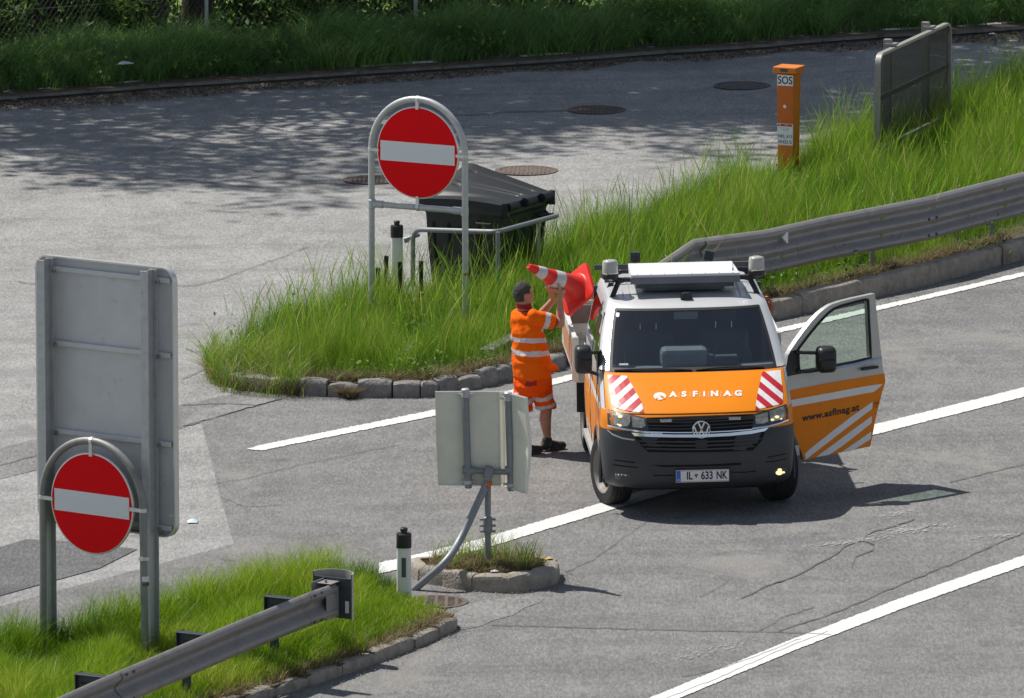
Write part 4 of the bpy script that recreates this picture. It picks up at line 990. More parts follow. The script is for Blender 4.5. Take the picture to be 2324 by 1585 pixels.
for k in range(2):  # rib lines and grips on the two visible faces
    q = MB()
    for f in (.3, .5, .7, .9):
        a = bp(f, -.004, .2, .9) if k == 0 else bp(-.004, f, .2, .9); c = bp(f, -.004, .92, .975) if k == 0 else bp(-.004, f, .92, .975); q.bar(a, c, .03, .02)
    q.build('body_rib', 'bin_dark', bn, bevel=.005)
for (u0, v0, u1, v1) in ((.12, -.045, .30, -.045), (-.05, .72, -.05, .90)):
    q = MB(); q.tube(fillet([bp(u0, v0*.2, .99), bp(u0, v0, .96), bp(u1, v1, .96), bp(u1, v1*.2, .99)] if u0 > 0 else [bp(0, v0, .99), bp(u0, v0, .96), bp(u1, v1, .96), bp(0, v1, .99)], .03, 4), .016, 8)
    q.build('grip', 'bin_dark', bn, smooth=40)
q = MB()
for v in (.12, .5, .86): q.tube([bp(-.045, v-.10, 1.16), bp(-.045, v+.10, 1.16)], .055, 12)
for (u, v) in ((-.035, .0), (-.04, 1.0)): q.box(bp(u, v, 1.13), (.07, .07, .16))
q.build('hinge_bar', 'bin_lid', bn, smooth=40)
# lid: hinged along u=0, the far corner propped up, the near corner sagging
q = MB(); nu, nv = 24, 60; rowsA = []
def lid_h(u, v):
    uu, vv = max(0, min(1, u)), max(0, min(1, v)); ridge = min(uu/.97, 1)*max(0, (vv-.28)/.72)**.9
    crease = .03*max(0, 1-abs(vv-.28)/.07)*uu
    return HH+.02+.25*ridge+.025*math.sin(math.pi*uu)*(1-vv)-crease
for j in range(nv+1):
    v = -.03+1.06*j/nv; r_ = []
    for i in range(nu+1):
        u = -.02+1.08*i/nu; h = lid_h(max(0, u), v)
        rib = .014 if (min(abs(v-c) for c in (.52, .62, .86)) < .020 and .10 < u < .90) else 0
        r_.append(bp(u, v, h-rib*1.6))
    rowsA.append(r_)
q.grid(rowsA); q.grid([[p-Vector((0, 0, .03)) for p in r_] for r_ in rowsA]); per = rowsA[0]+[r_[-1] for r_ in rowsA[1:]]+rowsA[-1][::-1][1:]+[r_[0] for r_ in rowsA[::-1][1:]]
q.rings([per, [p-Vector((0, 0, .07)) for p in per]], closed=False); q.build('bin_lid', 'bin_lid', bn, smooth=38)
q = MB(); q.box(bp(.55, -.012, .86), (.06, .03, .05)); q.lathe([(.001, 0), (.03, 0), (.03, .04)], bp(.52, -.02, .80), 12, (-.4, -1, 0)); q.build('lock', 'bin_lid', bn, bevel=.004)

tbz = empty('tube_barrier', Vector(G(1130, 722, .1))); tag(tbz, 'bent grey steel tube barrier round the waste bin', 'barrier')
Pb = lambda px, py, Y: V(px, py, Y)-tbz.location
Yb = Vector(G(940, 690, .1)).y; Yc = Vector(G(1130, 715, .1)).y; Yd = Yc+1.55
q = MB(); q.tube(fillet([Pb(937, 650, Yb), Pb(937, 521, Yb), Pb(1128, 527, Yc), Pb(1268, 489, Yd), Pb(1235, 489, Yd+.5)], .14, 6), .028, 14); q.build('rail_tube', 'tube', tbz, smooth=50)
q = MB(); q.tube([Pb(918, 545, Yb+.2), Pb(952, 532, Yb+.2)], .026, 12); q.lathe([(.001, 0), (.036, 0), (.036, .05), (.02, .06)], Pb(917, 546, Yb+.2), 12, (1, 0, .3)); q.build('side_stub', 'tube', tbz, smooth=50)
for px, py, Y in ((1130, 640, Yc), (1222, 590, Yc+1.05)):
    q = MB(); top = 527 if px == 1130 else 502; q.tube([Pb(px, py, Y), Pb(px, top, Y)], .025, 12); q.build('barrier_post', 'tube', tbz, smooth=50)

# ================================================================== MANHOLES, DRAIN, LITTER
def manhole(px, py, r, lab, m, pat):
    c = Vector(G(px, py, .006)); t = empty('manhole_cover', c); tag(t, lab, 'manhole cover', 'round manhole covers in the parking lot')
    q = MB(); q.lathe([(r*.86, .004), (r*.86, .010), (r, .010), (r, .0)], (0, 0, 0), 48, caps=False); q.build('cover_ring', m, t, smooth=30)
    q = MB(); q.lathe([(.001, .006), (r*.85, .006)], (0, 0, 0), 40, caps=False)
    k = -r*.8
    while k < r*.8:
        hw = math.sqrt(max(0, (r*.8)**2-k*k))
        if pat == 'bars': q.box((k, 0, .009), (.022, hw*2, .008)); k += .055
        else:
            y = -hw
            while y < hw: q.box((k, y, .009), (.03, .03, .008)); y += .055
            k += .055
    q.build('cover_plate', m, t)
manhole(1195, 388, .40, 'brown manhole cover in full sun between the far no entry sign and SOS post', 'rust', 'bars')
manhole(843, 409, .36, 'chequered manhole cover half hidden behind the far no entry sign', 'rust', 'grid')
manhole(1355, 250, .385, 'manhole cover in the dappled shade near the middle of the lot', 'rust', 'grid')
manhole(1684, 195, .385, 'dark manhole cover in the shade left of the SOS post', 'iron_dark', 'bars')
c = Vector(G(990, 1368, .006)); t = empty('storm_drain', c); tag(t, 'round brown slotted storm drain beside the small traffic island', 'drain')
q = MB(); q.lathe([(.245, .002), (.245, .014), (.30, .014), (.30, .0)], (0, 0, 0), 48, caps=False); q.build('drain_ring', 'rust', t, smooth=30)
q = MB(); q.lathe([(.001, .003), (.247, .003)], (0, 0, 0), 40, caps=False); q.build('drain_pit', 'rubber', t)
q = MB(); y = -.22
while y < .23:
    hw = math.sqrt(.247**2-y*y); q.box((0, y, .009), (hw*2, .026, .012)); y += .052
for x in (-.19, -.095, 0, .095, .19): hw = math.sqrt(.247**2-x*x); q.box((x, 0, .0105), (.03, hw*2, .011))
q.build('drain_grate', 'rust', t, bevel=.002)

M['mask'] = mat('pale_blue_cloth', (.60, .72, .76), .8, var=.1)
c = Vector(G(437, 1184, .01)); q = MB(); rr_ = []
for j in range(7):
    rr_.append([c+Vector(((i/10-.5)*.10, (j/6-.5)*.14, .025*math.sin(math.pi*i/10)*math.sin(math.pi*j/6)+.004*math.sin(j*3)+.002)) for i in range(11)])
q.grid(rr_); q.grid([[p-Vector((0, 0, .003)) for p in r_] for r_ in rr_]); tag(q.build('face_mask', 'mask', smooth=60), 'crumpled pale blue face mask lying on the asphalt', 'face mask')
def scrap(px, py, s, lab, m, h=.02):
    c = Vector(G(px, py, h)); q = MB(); rows__ = []
    for j in range(6): rows__.append([c+Vector(((i/6-.5)*s+.01*noise.noise((i, j, px)), (j/5-.5)*s*.7, s*.22*abs(noise.noise((i*.7, j*.7, px+.5)))+s*.12*math.sin(math.pi*i/6)*math.sin(math.pi*j/5))) for i in range(7)])
    q.grid(rows__); q.grid([[p-Vector((0, 0, .004)) for p in r_] for r_ in rows__]); tag(q.build('paper_scrap', m, smooth=60), lab, 'litter', 'scraps of litter')
M['paper'] = mat('paper_litter', (.62, .64, .68), .9, var=.12)
M['paper_pink'] = mat('pink_litter', (.6, .22, .24), .8, var=.2)
scrap(286, 146, .20, 'crumpled white paper lying in the dark bank grass', 'paper', .42)
scrap(1818, 108, .09, 'pink and white scrap in the gutter left of the mesh screen', 'paper_pink')
scrap(2252, 78, .10, 'white scrap at the far kerb right of the mesh screen', 'paper')
scrap(1744, 676, .06, 'small white scrap on the verge beside the van roof', 'paper', .2)
scrap(1122, 1297, .07, 'small white scrap in the dry grass of the traffic island', 'paper', .18)
scrap(32, 227, .07, 'white scrap in the far gutter at the left edge', 'paper')
# broken slab lying behind the verge kerb
q = MB(); a = Vector(G(1104, 812, .16)); c = Vector(G(1190, 780, .16)); d = (c-a).normalized(); q.bar(a+Vector((0, 0, .03)), c+Vector((0, 0, .09)), .16, .14); tag(q.build('stone_slab', 'stone_dark', bevel=.02), 'loose grey kerb slab lying in the grass left of the worker', 'kerb stone')
# ================================================================== SERVICE VAN (double cab with drop-side bed)
M['silver'] = mat('silver_paint', (.74, .75, .76), .34, .35, var=.03, vscale=3, coat=.5)
M['silver_shaded'] = mat('silver_panel_shaded', (.50, .50, .48), .4, .35, var=.05, coat=.3)  # darker copy of the body silver; the open door's shade is in the colour
M['orange'] = mat('orange_paint', (.86, .255, .002), .42, var=.03, vscale=3, coat=.10, spec=.22)
M['orange_door'] = mat('orange_film', (.86, .24, .003), .45, var=.04, spec=.25)
M['white_film'] = mat('white_film', (.80, .80, .80), .4, var=.03, coat=.2)
M['red_film'] = mat('red_film', (.55, .012, .03), .38, var=.04, coat=.3)
M['chrome'] = mat('chrome', (.80, .81, .83), .12, 1.0, var=.03)
M['glass_front'] = glass('windscreen_glass', (.72, .80, .82), refl=.11)
M['glass_door'] = glass('door_glass', (.66, .80, .72))
M['glass_side'] = glass('side_glass', (.25, .32, .30))
M['interior'] = mat('interior_dark', (.055, .062, .072), .75, var=.15)
M['dash'] = mat('dashboard', (.19, .21, .22), .7, var=.12)
M['well'] = mat('wheel_well', (.008, .008, .008), .95)
M['lamp_clear'] = glass('lamp_cover', (.93, .94, .94), refl=.03)
M['lamp_refl'] = mat('lamp_reflector', (.66, .60, .48), .22, .8, var=.30, vscale=30, bump=.2, bscale=30)
M['lamp_on'] = emit('lit_lamp', (1.0, .72, .36), 1.3)
M['lamp_white'] = emit('lit_position_lamp', (1.0, .86, .62), 1.1)
M['led'] = mat('led_bar', (.6, .6, .6), .25, .4, var=.6, vscale=90)
M['tyre'] = mat('tyre_rubber', (.022, .021, .021), .85, var=.3, vscale=20, bump=.3, bscale=60)
M['rim'] = mat('steel_rim', (.27, .255, .24), .55, .4, var=.12, dirt=((.16, .13, .10), 6, .52))
M['beacon'] = mat('beacon_dome', (.46, .455, .42), .25, var=.05, coat=.5)
M['plate'] = mat('plate_white', (.80, .80, .80), .4, var=.02)
M['plate_blue'] = mat('plate_blue', (.03, .16, .55), .4)
M['bed_inner'] = mat('bed_panel', (.60, .55, .54), .5, .3, var=.06, dirt=((.35, .28, .26), 6, .6))  # pink tint is red light bounced off the cone, put into the colour

YAW = R(3.0); VO = Vector(G(1592, 1179, .004))
ex = Vector((math.cos(YAW), math.sin(YAW), SLOPE)).normalized(); ey = Vector((-math.sin(YAW), math.cos(YAW), 0)); ey = (ey-ex*ey.dot(ex)).normalized(); ez = ex.cross(ey)
VM = Matrix((ex, ey, ez)).transposed().to_4x4(); VM.translation = VO; VI = VM.inverted()
van = empty('service_van', VO, mw=VM)
tag(van, 'orange and silver double cab service van with open driver door and roof beacons', 'van')
def vray(px, py):
    o = VI @ CAM; d = VI.to_3x3() @ ray(px, py).normalized(); return o, d
TAB = np.array([  # height, front, half width, corner depth
 (.27, .22, .86, .38), (.30, .13, .90, .42), (.34, .075, .925, .44), (.42, .04, .94, .46), (.60, .02, .952, .47), (.78, .03, .957, .47), (.88, .05, .955, .46),
 (.98, .085, .95, .44), (1.03, .125, .945, .43), (1.07, .19, .942, .42), (1.16, .36, .938, .38), (1.25, .55, .934, .33), (1.31, .69, .932, .29), (1.335, .755, .93, .27),
 (1.345, .785, .928, .265), (1.45, .94, .912, .26), (1.60, 1.165, .88, .255), (1.75, 1.385, .84, .25), (1.845, 1.52, .808, .25), (1.875, 1.575, .795, .26), (1.91, 1.68, .775, .30),
 (1.935, 1.83, .73, .36), (1.95, 2.05, .64, .40), (1.958, 2.35, .48, .35), (1.962, 2.7, .2, .2)])
NE = 2.6; YR = 3.05
def prm(z): return [float(np.interp(z, TAB[:, 0], TAB[:, k])) for k in (1, 2, 3)]
def Fs(x, z):
    f, w, c = prm(z); u = min(abs(x)/w, .9995); return f+c*(1-(1-u**NE)**(1/NE))
def Sf(z, t, sd, off=0.0):
    """shell point: t 0..1 across the front, 1..2 along the side"""
    f, w, c = prm(z)
    if t <= 1: a = t*math.pi/2; x = w*math.sin(a)**(2/NE); y = f+c*(1-max(0, math.cos(a))**(2/NE))
    else: x = w; y = f+c+(YR-f-c)*(t-1)
    return Vector((sd*x, y, z))
def ysd(z, y): f, w, c = prm(z); return 1+max(0, (y-f-c)/(YR-f-c))
def front_hit(px, py, off=.0):
    o, d = vray(px, py); y = .3
    for _ in range(60):
        t = (y-o.y)/d.y; p = o+d*t; y2 = Fs(p.x, max(.28, min(1.95, p.z))); y = .65*y+.35*y2
    p = o+d*((y-off-o.y)/d.y); return p
def side_hit(px, py, off=.004):
    o, d = vray(px, py); x = -.93
    for _ in range(40):
        p = o+d*((x-o.x)/d.x); x = .5*x-.5*prm(max(.28, min(1.95, p.z)))[1]
    return o+d*((x-off-o.x)/d.x)
def plane_hit(px, py, yl): o, d = vray(px, py); return o+d*((yl-o.y)/d.y)
HP = lambda x, y: (1307.2+.24923*x, 784.3+.24923*y)
AP = lambda x, y: (1162+.43994*x, 522.9+.43994*y)
BP_ = lambda x, y: (1743+.2748*x, 639.1+.2748*y)
CP = lambda x, y: (1220.1+.20162*x, 551.9+.20162*y)
def fpatch(mb, poly, off, conv=HP, sub=2):
    """outline laid on the front of the cab"""
    bm = bmesh.new(); f = bm.faces.new([bm.verts.new((*conv(*p), 0)) for p in poly])
    bmesh.ops.triangulate(bm, faces=[f], ngon_method='EAR_CLIP')
    for _ in range(sub):
        bmesh.ops.subdivide_edges(bm, edges=[e for e in bm.edges if e.calc_length() > 6], cuts=1)
        bmesh.ops.triangulate(bm, faces=bm.faces)
    bm.verts.index_update(); b = len(mb.v)
    for v in bm.verts: mb.vert(front_hit(v.co.x, v.co.y, off))
    for f in bm.faces: mb.face([b+v.index for v in f.verts][::-1])
    bm.free()
def fstrip(mb, up, lo, off, conv=HP, n=10):
    def dens(L): return [(a[0]+(c[0]-a[0])*k/n, a[1]+(c[1]-a[1])*k/n) for a, c in zip(L, L[1:]) for k in range(n)]+[L[-1]]
    mb.grid([[front_hit(*conv(*p), off) for p in dens(up)], [front_hit(*conv(*p), off) for p in dens(lo)]])

# ---- cab shell
ZS = [.27, .30, .34, .42, .5, .6, .7, .78, .87, .93, .98, 1.03, 1.05, 1.07, 1.115, 1.16, 1.205, 1.25, 1.28, 1.31, 1.335, 1.345, 1.40, 1.45, 1.50, 1.55, 1.60, 1.65, 1.70, 1.75, 1.80, 1.845, 1.875, 1.91, 1.935, 1.95, 1.958, 1.962]
WT = .655
TS = [WT*i/14 for i in range(15)]+[WT+(1-WT)*i/12 for i in range(1, 13)]
YK = [0, .1, .2, .3, .4, .5, .6, .7, .8, .9, 1.0, 1.08, 1.15, 1.3, 1.5, 1.7, 1.9, 2.0, 2.12, 2.3, 2.5, 2.7, 2.88, 2.96, 3.05]
body = MB(); hoodm = MB()
def cell(z0, z1, pts, mb, m):
    mb.cur = m; mb.quad(*pts)
gl_f, gl_s = MB(), {-1: MB(), 1: MB()}
for sd in (-1, 1):
    for i in range(len(ZS)-1):
        z0, z1 = ZS[i], ZS[i+1]; zc = (z0+z1)/2
        for j in range(len(TS)-1):
            t0, t1 = TS[j], TS[j+1]; P = [Sf(z0, t0, sd), Sf(z0, t1, sd), Sf(z1, t1, sd), Sf(z1, t0, sd)]
            if zc < .87: continue                                    # bumper part
            if 1.345 <= zc < 1.845 and t1 <= WT+.001: gl_f.quad(*P); continue
            mcol = 0
            if zc < 1.335: mcol = 1 if t1 < .80 or zc < 1.05 else 0
            elif zc < 1.345: mcol = 2
            cell(z0, z1, P, body, mcol)
        f0, w0, c0 = prm(z0); f1, w1, c1 = prm(z1)
        ks0 = [f0+c0]+[y for y in YK if y > max(f0+c0, f1+c1)+.01]; ks1 = [f1+c1]+ks0[1:]
        for j in range(len(ks0)-1):
            y0, y1 = ks0[j], ks0[j+1]; yc = (y0+y1)/2
            P = [Vector((sd*w0, ks0[j], z0)), Vector((sd*w0, ks0[j+1], z0)), Vector((sd*w1, ks1[j+1], z1)), Vector((sd*w1, ks1[j], z1))]
            if zc < .87 and yc < .56: continue
            if math.hypot(yc-.93, zc-.34) < .43 and zc < .78: continue
            first = j == 0 and zc > 1.335
            win = 1.345 <= zc < 1.80 and not first and yc > max(f0+c0, f1+c1)+.03
            if sd > 0 and 1.0 < yc < 2.06 and zc > .36 and zc < 1.845: continue   # open driver door
            if win and (yc < 2.0 or 2.12 < yc < 2.96): gl_s[sd].quad(*P); continue
            mcol = 0
            if .42 < zc < 1.16 and yc < 3.0: mcol = 1
            if 1.335 < zc < 1.83 and 2.0 <= yc <= 2.12: mcol = 2
            cell(z0, z1, P, body, mcol)
# rear wall of the cab
for i in range(len(ZS)-1):
    z0, z1 = ZS[i], ZS[i+1]; w0, w1 = prm(z0)[1], prm(z1)[1]; body.cur = 0
    body.quad((-w0, YR, z0), (w0, YR, z0), (w1, YR, z1), (-w1, YR, z1))
body.build('cab_body', ['silver', 'orange', 'black_plastic'], van, smooth=35, weld=.0015)
gl_f.build('windscreen', 'glass_front', van, smooth=60, weld=.0015)
for g_ in gl_s.values(): g_.build('side_window', 'glass_side', van, smooth=60, weld=.0015)
# black band and frame round the windscreen
q = MB(); zs = [1.345+.5*i/14 for i in range(15)]
for sd in (-1, 1): q.grid([[Sf(z, WT-.035, sd)+Vector((0, -.003, 0)) for z in zs], [Sf(z, WT+.012, sd)+Vector((sd*.001, -.003, 0)) for z in zs]])
q.grid([[Sf(z, abs(t), 1 if t > 0 else -1)+Vector((0, -.003, .001)) for t in np.linspace(-WT, WT, 41)] for z in (1.828, 1.848)])
q.grid([[Sf(z, abs(t), 1 if t > 0 else -1)+Vector((0, -.003, .001)) for t in np.linspace(-WT, WT, 41)] for z in (1.340, 1.372)])
q.build('windscreen_seal', 'rubber', van, smooth=60)
q = MB()
for (x0, x1) in ((-.78, -.02), (.02, .70)):
    pts = [Vector((x0+(x1-x0)*k/12, Fs(x0+(x1-x0)*k/12, 1.35+.012*math.sin(3.1*k/12))-.022, 1.352+.018*math.sin(3.1*k/12))) for k in range(13)]; q.tube(pts, .009, 6)
q.build('wiper', 'black_plastic', van, smooth=60)
# bonnet shut line and bonnet seams
q = MB()
for sd in (-1, 1):
    pts = [Sf(z, .80, sd)+Vector((0, -.003, .001)) for z in (1.06, 1.1, 1.16, 1.22, 1.28, 1.335)]; q.tube(pts, .0045, 5)
q.tube([Vector((x, Fs(x, 1.034)-.002, 1.034)) for x in np.linspace(-.80, .80, 31)], .0055, 5); q.build('bonnet_gap', 'rubber', van, smooth=60)
# ---- bumper
q = MB(); zb = [.27, .285, .30, .32, .34, .38, .42, .5, .6, .7, .78, .83, .87, .875]
yb = [.30, .38, .46, .53]
rowsb = []
for z in zb:
    f, w, c = prm(z); r_ = []; e = -.012 if .33 < z < .85 else 0
    for sd in (-1, 1):
        seq = [Sf(z, t, sd)+Vector((0, e, 0)) for t in np.linspace(0, 1, 25)]+[Vector((sd*w, max(f+c, y), z)) for y in (.53, .56)]
        r_ = ([p for p in seq[::-1]] if sd < 0 else r_+seq[1:])
    rowsb.append(r_)
q.grid(rowsb); q.grid([[p for p in rowsb[0]], [Vector((p.x*.92, p.y+.2, .26)) for p in rowsb[0]]]); q.build('bumper', 'charcoal', van, smooth=40, weld=.001)
q = MB(); q.box((0, .9, .30), (1.5, 1.2, .10)); q.box((0, 2.4, .36), (1.2, 3.8, .12)); q.build('underbody', 'well', van)
q = MB()
for L in ([(350, 1040), (440, 1052), (540, 1064)], [(335, 1082), (440, 1097), (560, 1108)], [(1745, 1015), (1830, 1000), (1915, 980)], [(1725, 1060), (1830, 1048), (1920, 1026)], [(700, 1180), (800, 1182), (890, 1178)], [(1410, 1150), (1530, 1152), (1640, 1140)]):
    fstrip(q, L, [(x, y+9) for x, y in L], .016)
fstrip(q, [(690, 1092), (900, 1090), (1200, 1085), (1505, 1068)], [(790, 1108), (920, 1108), (1200, 1103), (1500, 1090)], .017); q.build('bumper_groove', 'well', van)
# ---- grille
q = MB(); fpatch(q, [(636, 658), (900, 664), (1150, 656), (1400, 640), (1622, 622), (1607, 772), (1400, 786), (1140, 796), (800, 800), (672, 798)], .012); fpatch(q, [(530, 832), (800, 842), (1140, 842), (1450, 822), (1722, 788), (1690, 870), (1610, 958), (1300, 972), (900, 976), (655, 972), (600, 915)], .016)
q.build('grille', 'well', van)
q = MB()
for yy in (690, 722, 752): fstrip(q, [(655, yy+2), (900, yy+6), (1150, yy), (1400, yy-14), (1612, yy-30)], [(655, yy+12), (900, yy+16), (1150, yy+10), (1400, yy-4), (1612, yy-20)], .022)
for yy, a, c in ((868, 570, 1690), (902, 600, 1660), (936, 632, 1625)): fstrip(q, [(a, yy-4), (900, yy+4), (1140, yy+4), (1400, yy-6), (c, yy-26)], [(a+6, yy+10), (900, yy+18), (1140, yy+18), (1400, yy+8), (c-6, yy-12)], .026)
q.build('grille_bar', 'charcoal', van)
q = MB(); fpatch(q, [(1088, 862), (1195, 858), (1195, 934), (1088, 938)], .030, sub=1); q.build('radar_cover', 'black_plastic', van)
q = MB()
fstrip(q, [(505, 795), (690, 806), (900, 812), (1140, 811), (1400, 797), (1600, 775), (1755, 748)], [(535, 826), (700, 834), (900, 838), (1140, 838), (1400, 825), (1600, 805), (1720, 780)], .030)
fstrip(q, [(668, 784), (900, 790), (1140, 788), (1400, 776), (1605, 760)], [(668, 794), (900, 799), (1140, 797), (1400, 785), (1605, 770)], .026)
fstrip(q, [(285, 722), (430, 752), (560, 775), (668, 786)], [(287, 738), (430, 768), (560, 790), (668, 801)], .026)
fstrip(q, [(1605, 752), (1750, 730), (1850, 705), (1935, 672)], [(1605, 766), (1750, 744), (1850, 718), (1935, 684)], .024); q.build('chrome_trim', 'chrome', van)
q = MB(); fstrip(q, [(285, 765), (330, 800), (420, 838), (535, 855)], [(284, 775), (330, 815), (420, 852), (530, 868)], .022); q.build('bumper_edge', 'silver_shaded', van)
# emblem
eh = front_hit(*HP(1140, 762)); re = .091
def emb(a, c, o): return Vector((eh.x+a*re, eh.y-.03-o, eh.z+c*re))
q = MB(); nE = 40
q.rings([[emb(math.cos(2*math.pi*k/nE)*r_, math.sin(2*math.pi*k/nE)*r_, o_) for k in range(nE)] for r_, o_ in ((1, -.02), (1, .008), (.93, .016), (.86, .014), (.84, .006))], caps=False)
def stroke(pts, w):
    for (a, c) in zip(pts, pts[1:]):
        d = Vector((c[0]-a[0], c[1]-a[1])); d.normalize(); nx, nz = -d.y*w/2, d.x*w/2
        q.rings([[emb(a[0]+nx, a[1]+nz, o_), emb(c[0]+nx, c[1]+nz, o_), emb(c[0]-nx, c[1]-nz, o_), emb(a[0]-nx, a[1]-nz, o_)] for o_ in (.004, .012)])
stroke([(-.33, .80), (0, .08), (.33, .80)], .15); stroke([(-.78, .36), (-.36, -.74), (0, .0), (.36, -.74), (.78, .36)], .15)
em = q.build('emblem', 'chrome', van, smooth=30)
q = MB(); q.poly([emb(math.cos(2*math.pi*k/nE)*.86, math.sin(2*math.pi*k/nE)*.86, .003) for k in range(nE)]); q.build('emblem_disc', 'black_plastic', em)
q = MB(); fpatch(q, [(678, 795), (785, 797), (785, 808), (678, 808)], .033, sub=0); q.cur = 1; put_text(q, '4MOTION', 12, lambda a, c: front_hit(*HP(735+a, 802-c), .035), sx=1.5); q.build('drive_badge', ['chrome', 'red_film'], van)
# ---- lamps
def lamp(name, outline, reflectors, lit=None, m='lamp_refl'):
    q = MB(); fpatch(q, outline, .006); o = q.build(name, 'steel_black', van)
    q = MB()
    for r_ in reflectors: fpatch(q, r_, .012)
    q.build('reflector', m, o)
    q = MB(); fpatch(q, outline, .026); q.build('lens', 'lamp_clear', o, smooth=60)
    if lit:
        q = MB()
        for (x, y, r_) in lit: q.poly([front_hit(*HP(x+r_*math.cos(k*.393)*1.2, y+r_*math.sin(k*.393)*.8), .018) for k in range(16)])
        q.build('bulb', 'lamp_on', o)
    return o
lamp('headlight', [(282, 578), (330, 590), (480, 624), (640, 660), (655, 730), (668, 796), (560, 778), (430, 756), (290, 728)],
     [[(328, 602), (400, 610), (490, 634), (494, 700), (470, 738), (400, 738), (345, 725)], [(508, 642), (615, 668), (636, 730), (600, 752), (515, 744)]], [(400, 645, 16), (400, 728, 12), (380, 718, 7)])
lamp('headlight', [(1622, 624), (1780, 586), (1850, 560), (1918, 532), (1932, 600), (1932, 676), (1850, 708), (1740, 738), (1607, 766)],
     [[(1632, 640), (1745, 608), (1752, 690), (1720, 710), (1640, 712)], [(1762, 600), (1890, 552), (1900, 640), (1880, 668), (1775, 696)]], [(1832, 650, 15), (1790, 676, 12), (1870, 668, 8)])
fl = lamp('fog_lamp', [(345, 1160), (420, 1168), (505, 1180), (490, 1208), (468, 1221), (385, 1218), (358, 1208)], [[(355, 1166), (495, 1183), (470, 1215), (370, 1212)]])
fr = lamp('fog_lamp', [(1778, 1140), (1850, 1122), (1915, 1104), (1918, 1160), (1860, 1168), (1806, 1176)], [[(1788, 1143), (1908, 1112), (1910, 1155), (1810, 1170)]], [(1856, 1134, 17), (1850, 1160, 26), (1890, 1156, 12)])
for a, c in (((760, 673), (880, 669)), ((1390, 653), (1503, 650))):
    q = MB(); p = front_hit(*HP((a[0]+c[0])/2, a[1]+12), .03); q.box(p, (.125, .02, .032)); o = q.build('led_bar', 'steel_black', van, bevel=.003)
    q = MB()
    for k in range(6): q.box(p+Vector((-.048+.019*k, -.011, 0)), (.016, .004, .024))
    q.build('led', 'led', o)
# ---- number plate
pc = front_hit(*HP(1149, 1180)); q = MB(); q.box((pc.x, pc.y-.03, pc.z), (.532, .016, .132)); npl = q.build('number_plate', 'charcoal', van)
yp = pc.y-.04
q = MB(); q.box((pc.x, yp, pc.z), (.52, .006, .12)); q.cur = 1; q.box((pc.x-.236, yp-.0015, pc.z), (.042, .006, .112)); q.cur = 2
for dz in (.0525, -.0525): q.box((pc.x, yp-.001, pc.z+dz), (.515, .005, .004))
q.cur = 3; tx = lambda dx, dz=0: (lambda a, c: Vector((pc.x+dx+a, yp-.0045, pc.z+dz+c)))
put_text(q, 'IL', .108, tx(-.128), sx=.74, bold=.0028); put_text(q, '633', .108, tx(.045), sx=.74, bold=.0028); put_text(q, 'NK', .108, tx(.188), sx=.68, bold=.0028)
q.cur = 4; put_text(q, 'A', .030, lambda a, c: Vector((pc.x-.236+a, yp-.006, pc.z-.035+c)))
q.cur = 5
for pts in ([(-.02, .018), (-.008, .012), (0, .022), (.008, .012), (.02, .018), (.014, -.002), (.006, -.006), (.006, -.018), (0, -.024), (-.006, -.018), (-.006, -.006), (-.014, -.002)],): q.poly([Vector((pc.x-.062+a, yp-.0046, pc.z+.002+c)) for a, c in pts])
q.build('plate_face', ['plate', 'plate_blue', mat('plate_border', (.55, .12, .12), .5), 'black_text', 'white_text', mat('plate_crest', (.28, .06, .05), .5)], npl)
# ---- hazard stripes and lettering on the bonnet
def striped(outline, nrm, d0, step, wid, conv=HP, off=.006):
    q = MB(); q.cur = 0; fpatch(q, outline, off, conv); q.cur = 1; d = d0
    lo = min(nrm[0]*x+nrm[1]*y for x, y in outline); hi = max(nrm[0]*x+nrm[1]*y for x, y in outline)
    while d < hi:
        if d+wid > lo:
            pl_ = clip(clip(outline, nrm, d), (-nrm[0], -nrm[1]), -(d+wid))
            if len(pl_) > 2: fpatch(q, pl_, off+.0022, conv)
        d += step
    return q
striped([(286, 266), (462, 276), (542, 420), (592, 505), (622, 614), (480, 598), (362, 566), (326, 530), (302, 400)], (.66, .75), 424, 103, 52).build('hazard_stripes', ['white_film', 'red_film'], van)
striped([(1697, 240), (1862, 222), (1886, 440), (1882, 520), (1842, 540), (1632, 586), (1652, 440)], (-.63, .77), -902, 97, 50).build('hazard_stripes', ['white_film', 'red_film'], van)
q = MB(); hl = lambda x, y, o_=.006: front_hit(*HP(x, y-(x-1100)*.018), o_)
x0 = 885
for i, ch in enumerate('ASFINAG'):
    xs = [884, 984, 1084, 1168, 1262, 1378, 1478][i]
    put_text(q, ch if ch != 'I' else 'i', 66 if ch != 'I' else 64, lambda a, c, xs=xs: hl(xs+a, 443-c), sx=1.38, bold=3.6)
for xs in (938, 1040, 1130, 1210, 1320, 1424):
    q.poly([hl(xs-1.2, 422), hl(xs+1.2, 422), hl(xs+1.2, 470), hl(xs-1.2, 470)])
q.build('lettering', 'white_text', van)
q = MB(); q.cur = 0; q.poly([hl(763+57*math.cos(k*.196), 455+34*math.sin(k*.196)) for k in range(32)]); q.cur = 1
q.poly([hl(x, y, .0085) for x, y in [(722, 488), (735, 462), (760, 448), (790, 452), (808, 470), (812, 487), (795, 478), (772, 470), (750, 474)]])
q.cur = 0; q.poly([hl(x, y, .0105) for x, y in [(728, 478), (752, 452), (766, 456), (782, 488), (764, 488), (756, 470)]]); q.build('road_emblem', ['white_text', 'orange'], van)
q = MB(); fpatch(q, [(905, 778), (940, 780), (940, 812), (930, 826), (914, 828), (900, 816)], .004, lambda x, y: CP(x-20, y+5), 0); q.build('toll_sticker', 'white_film', van)
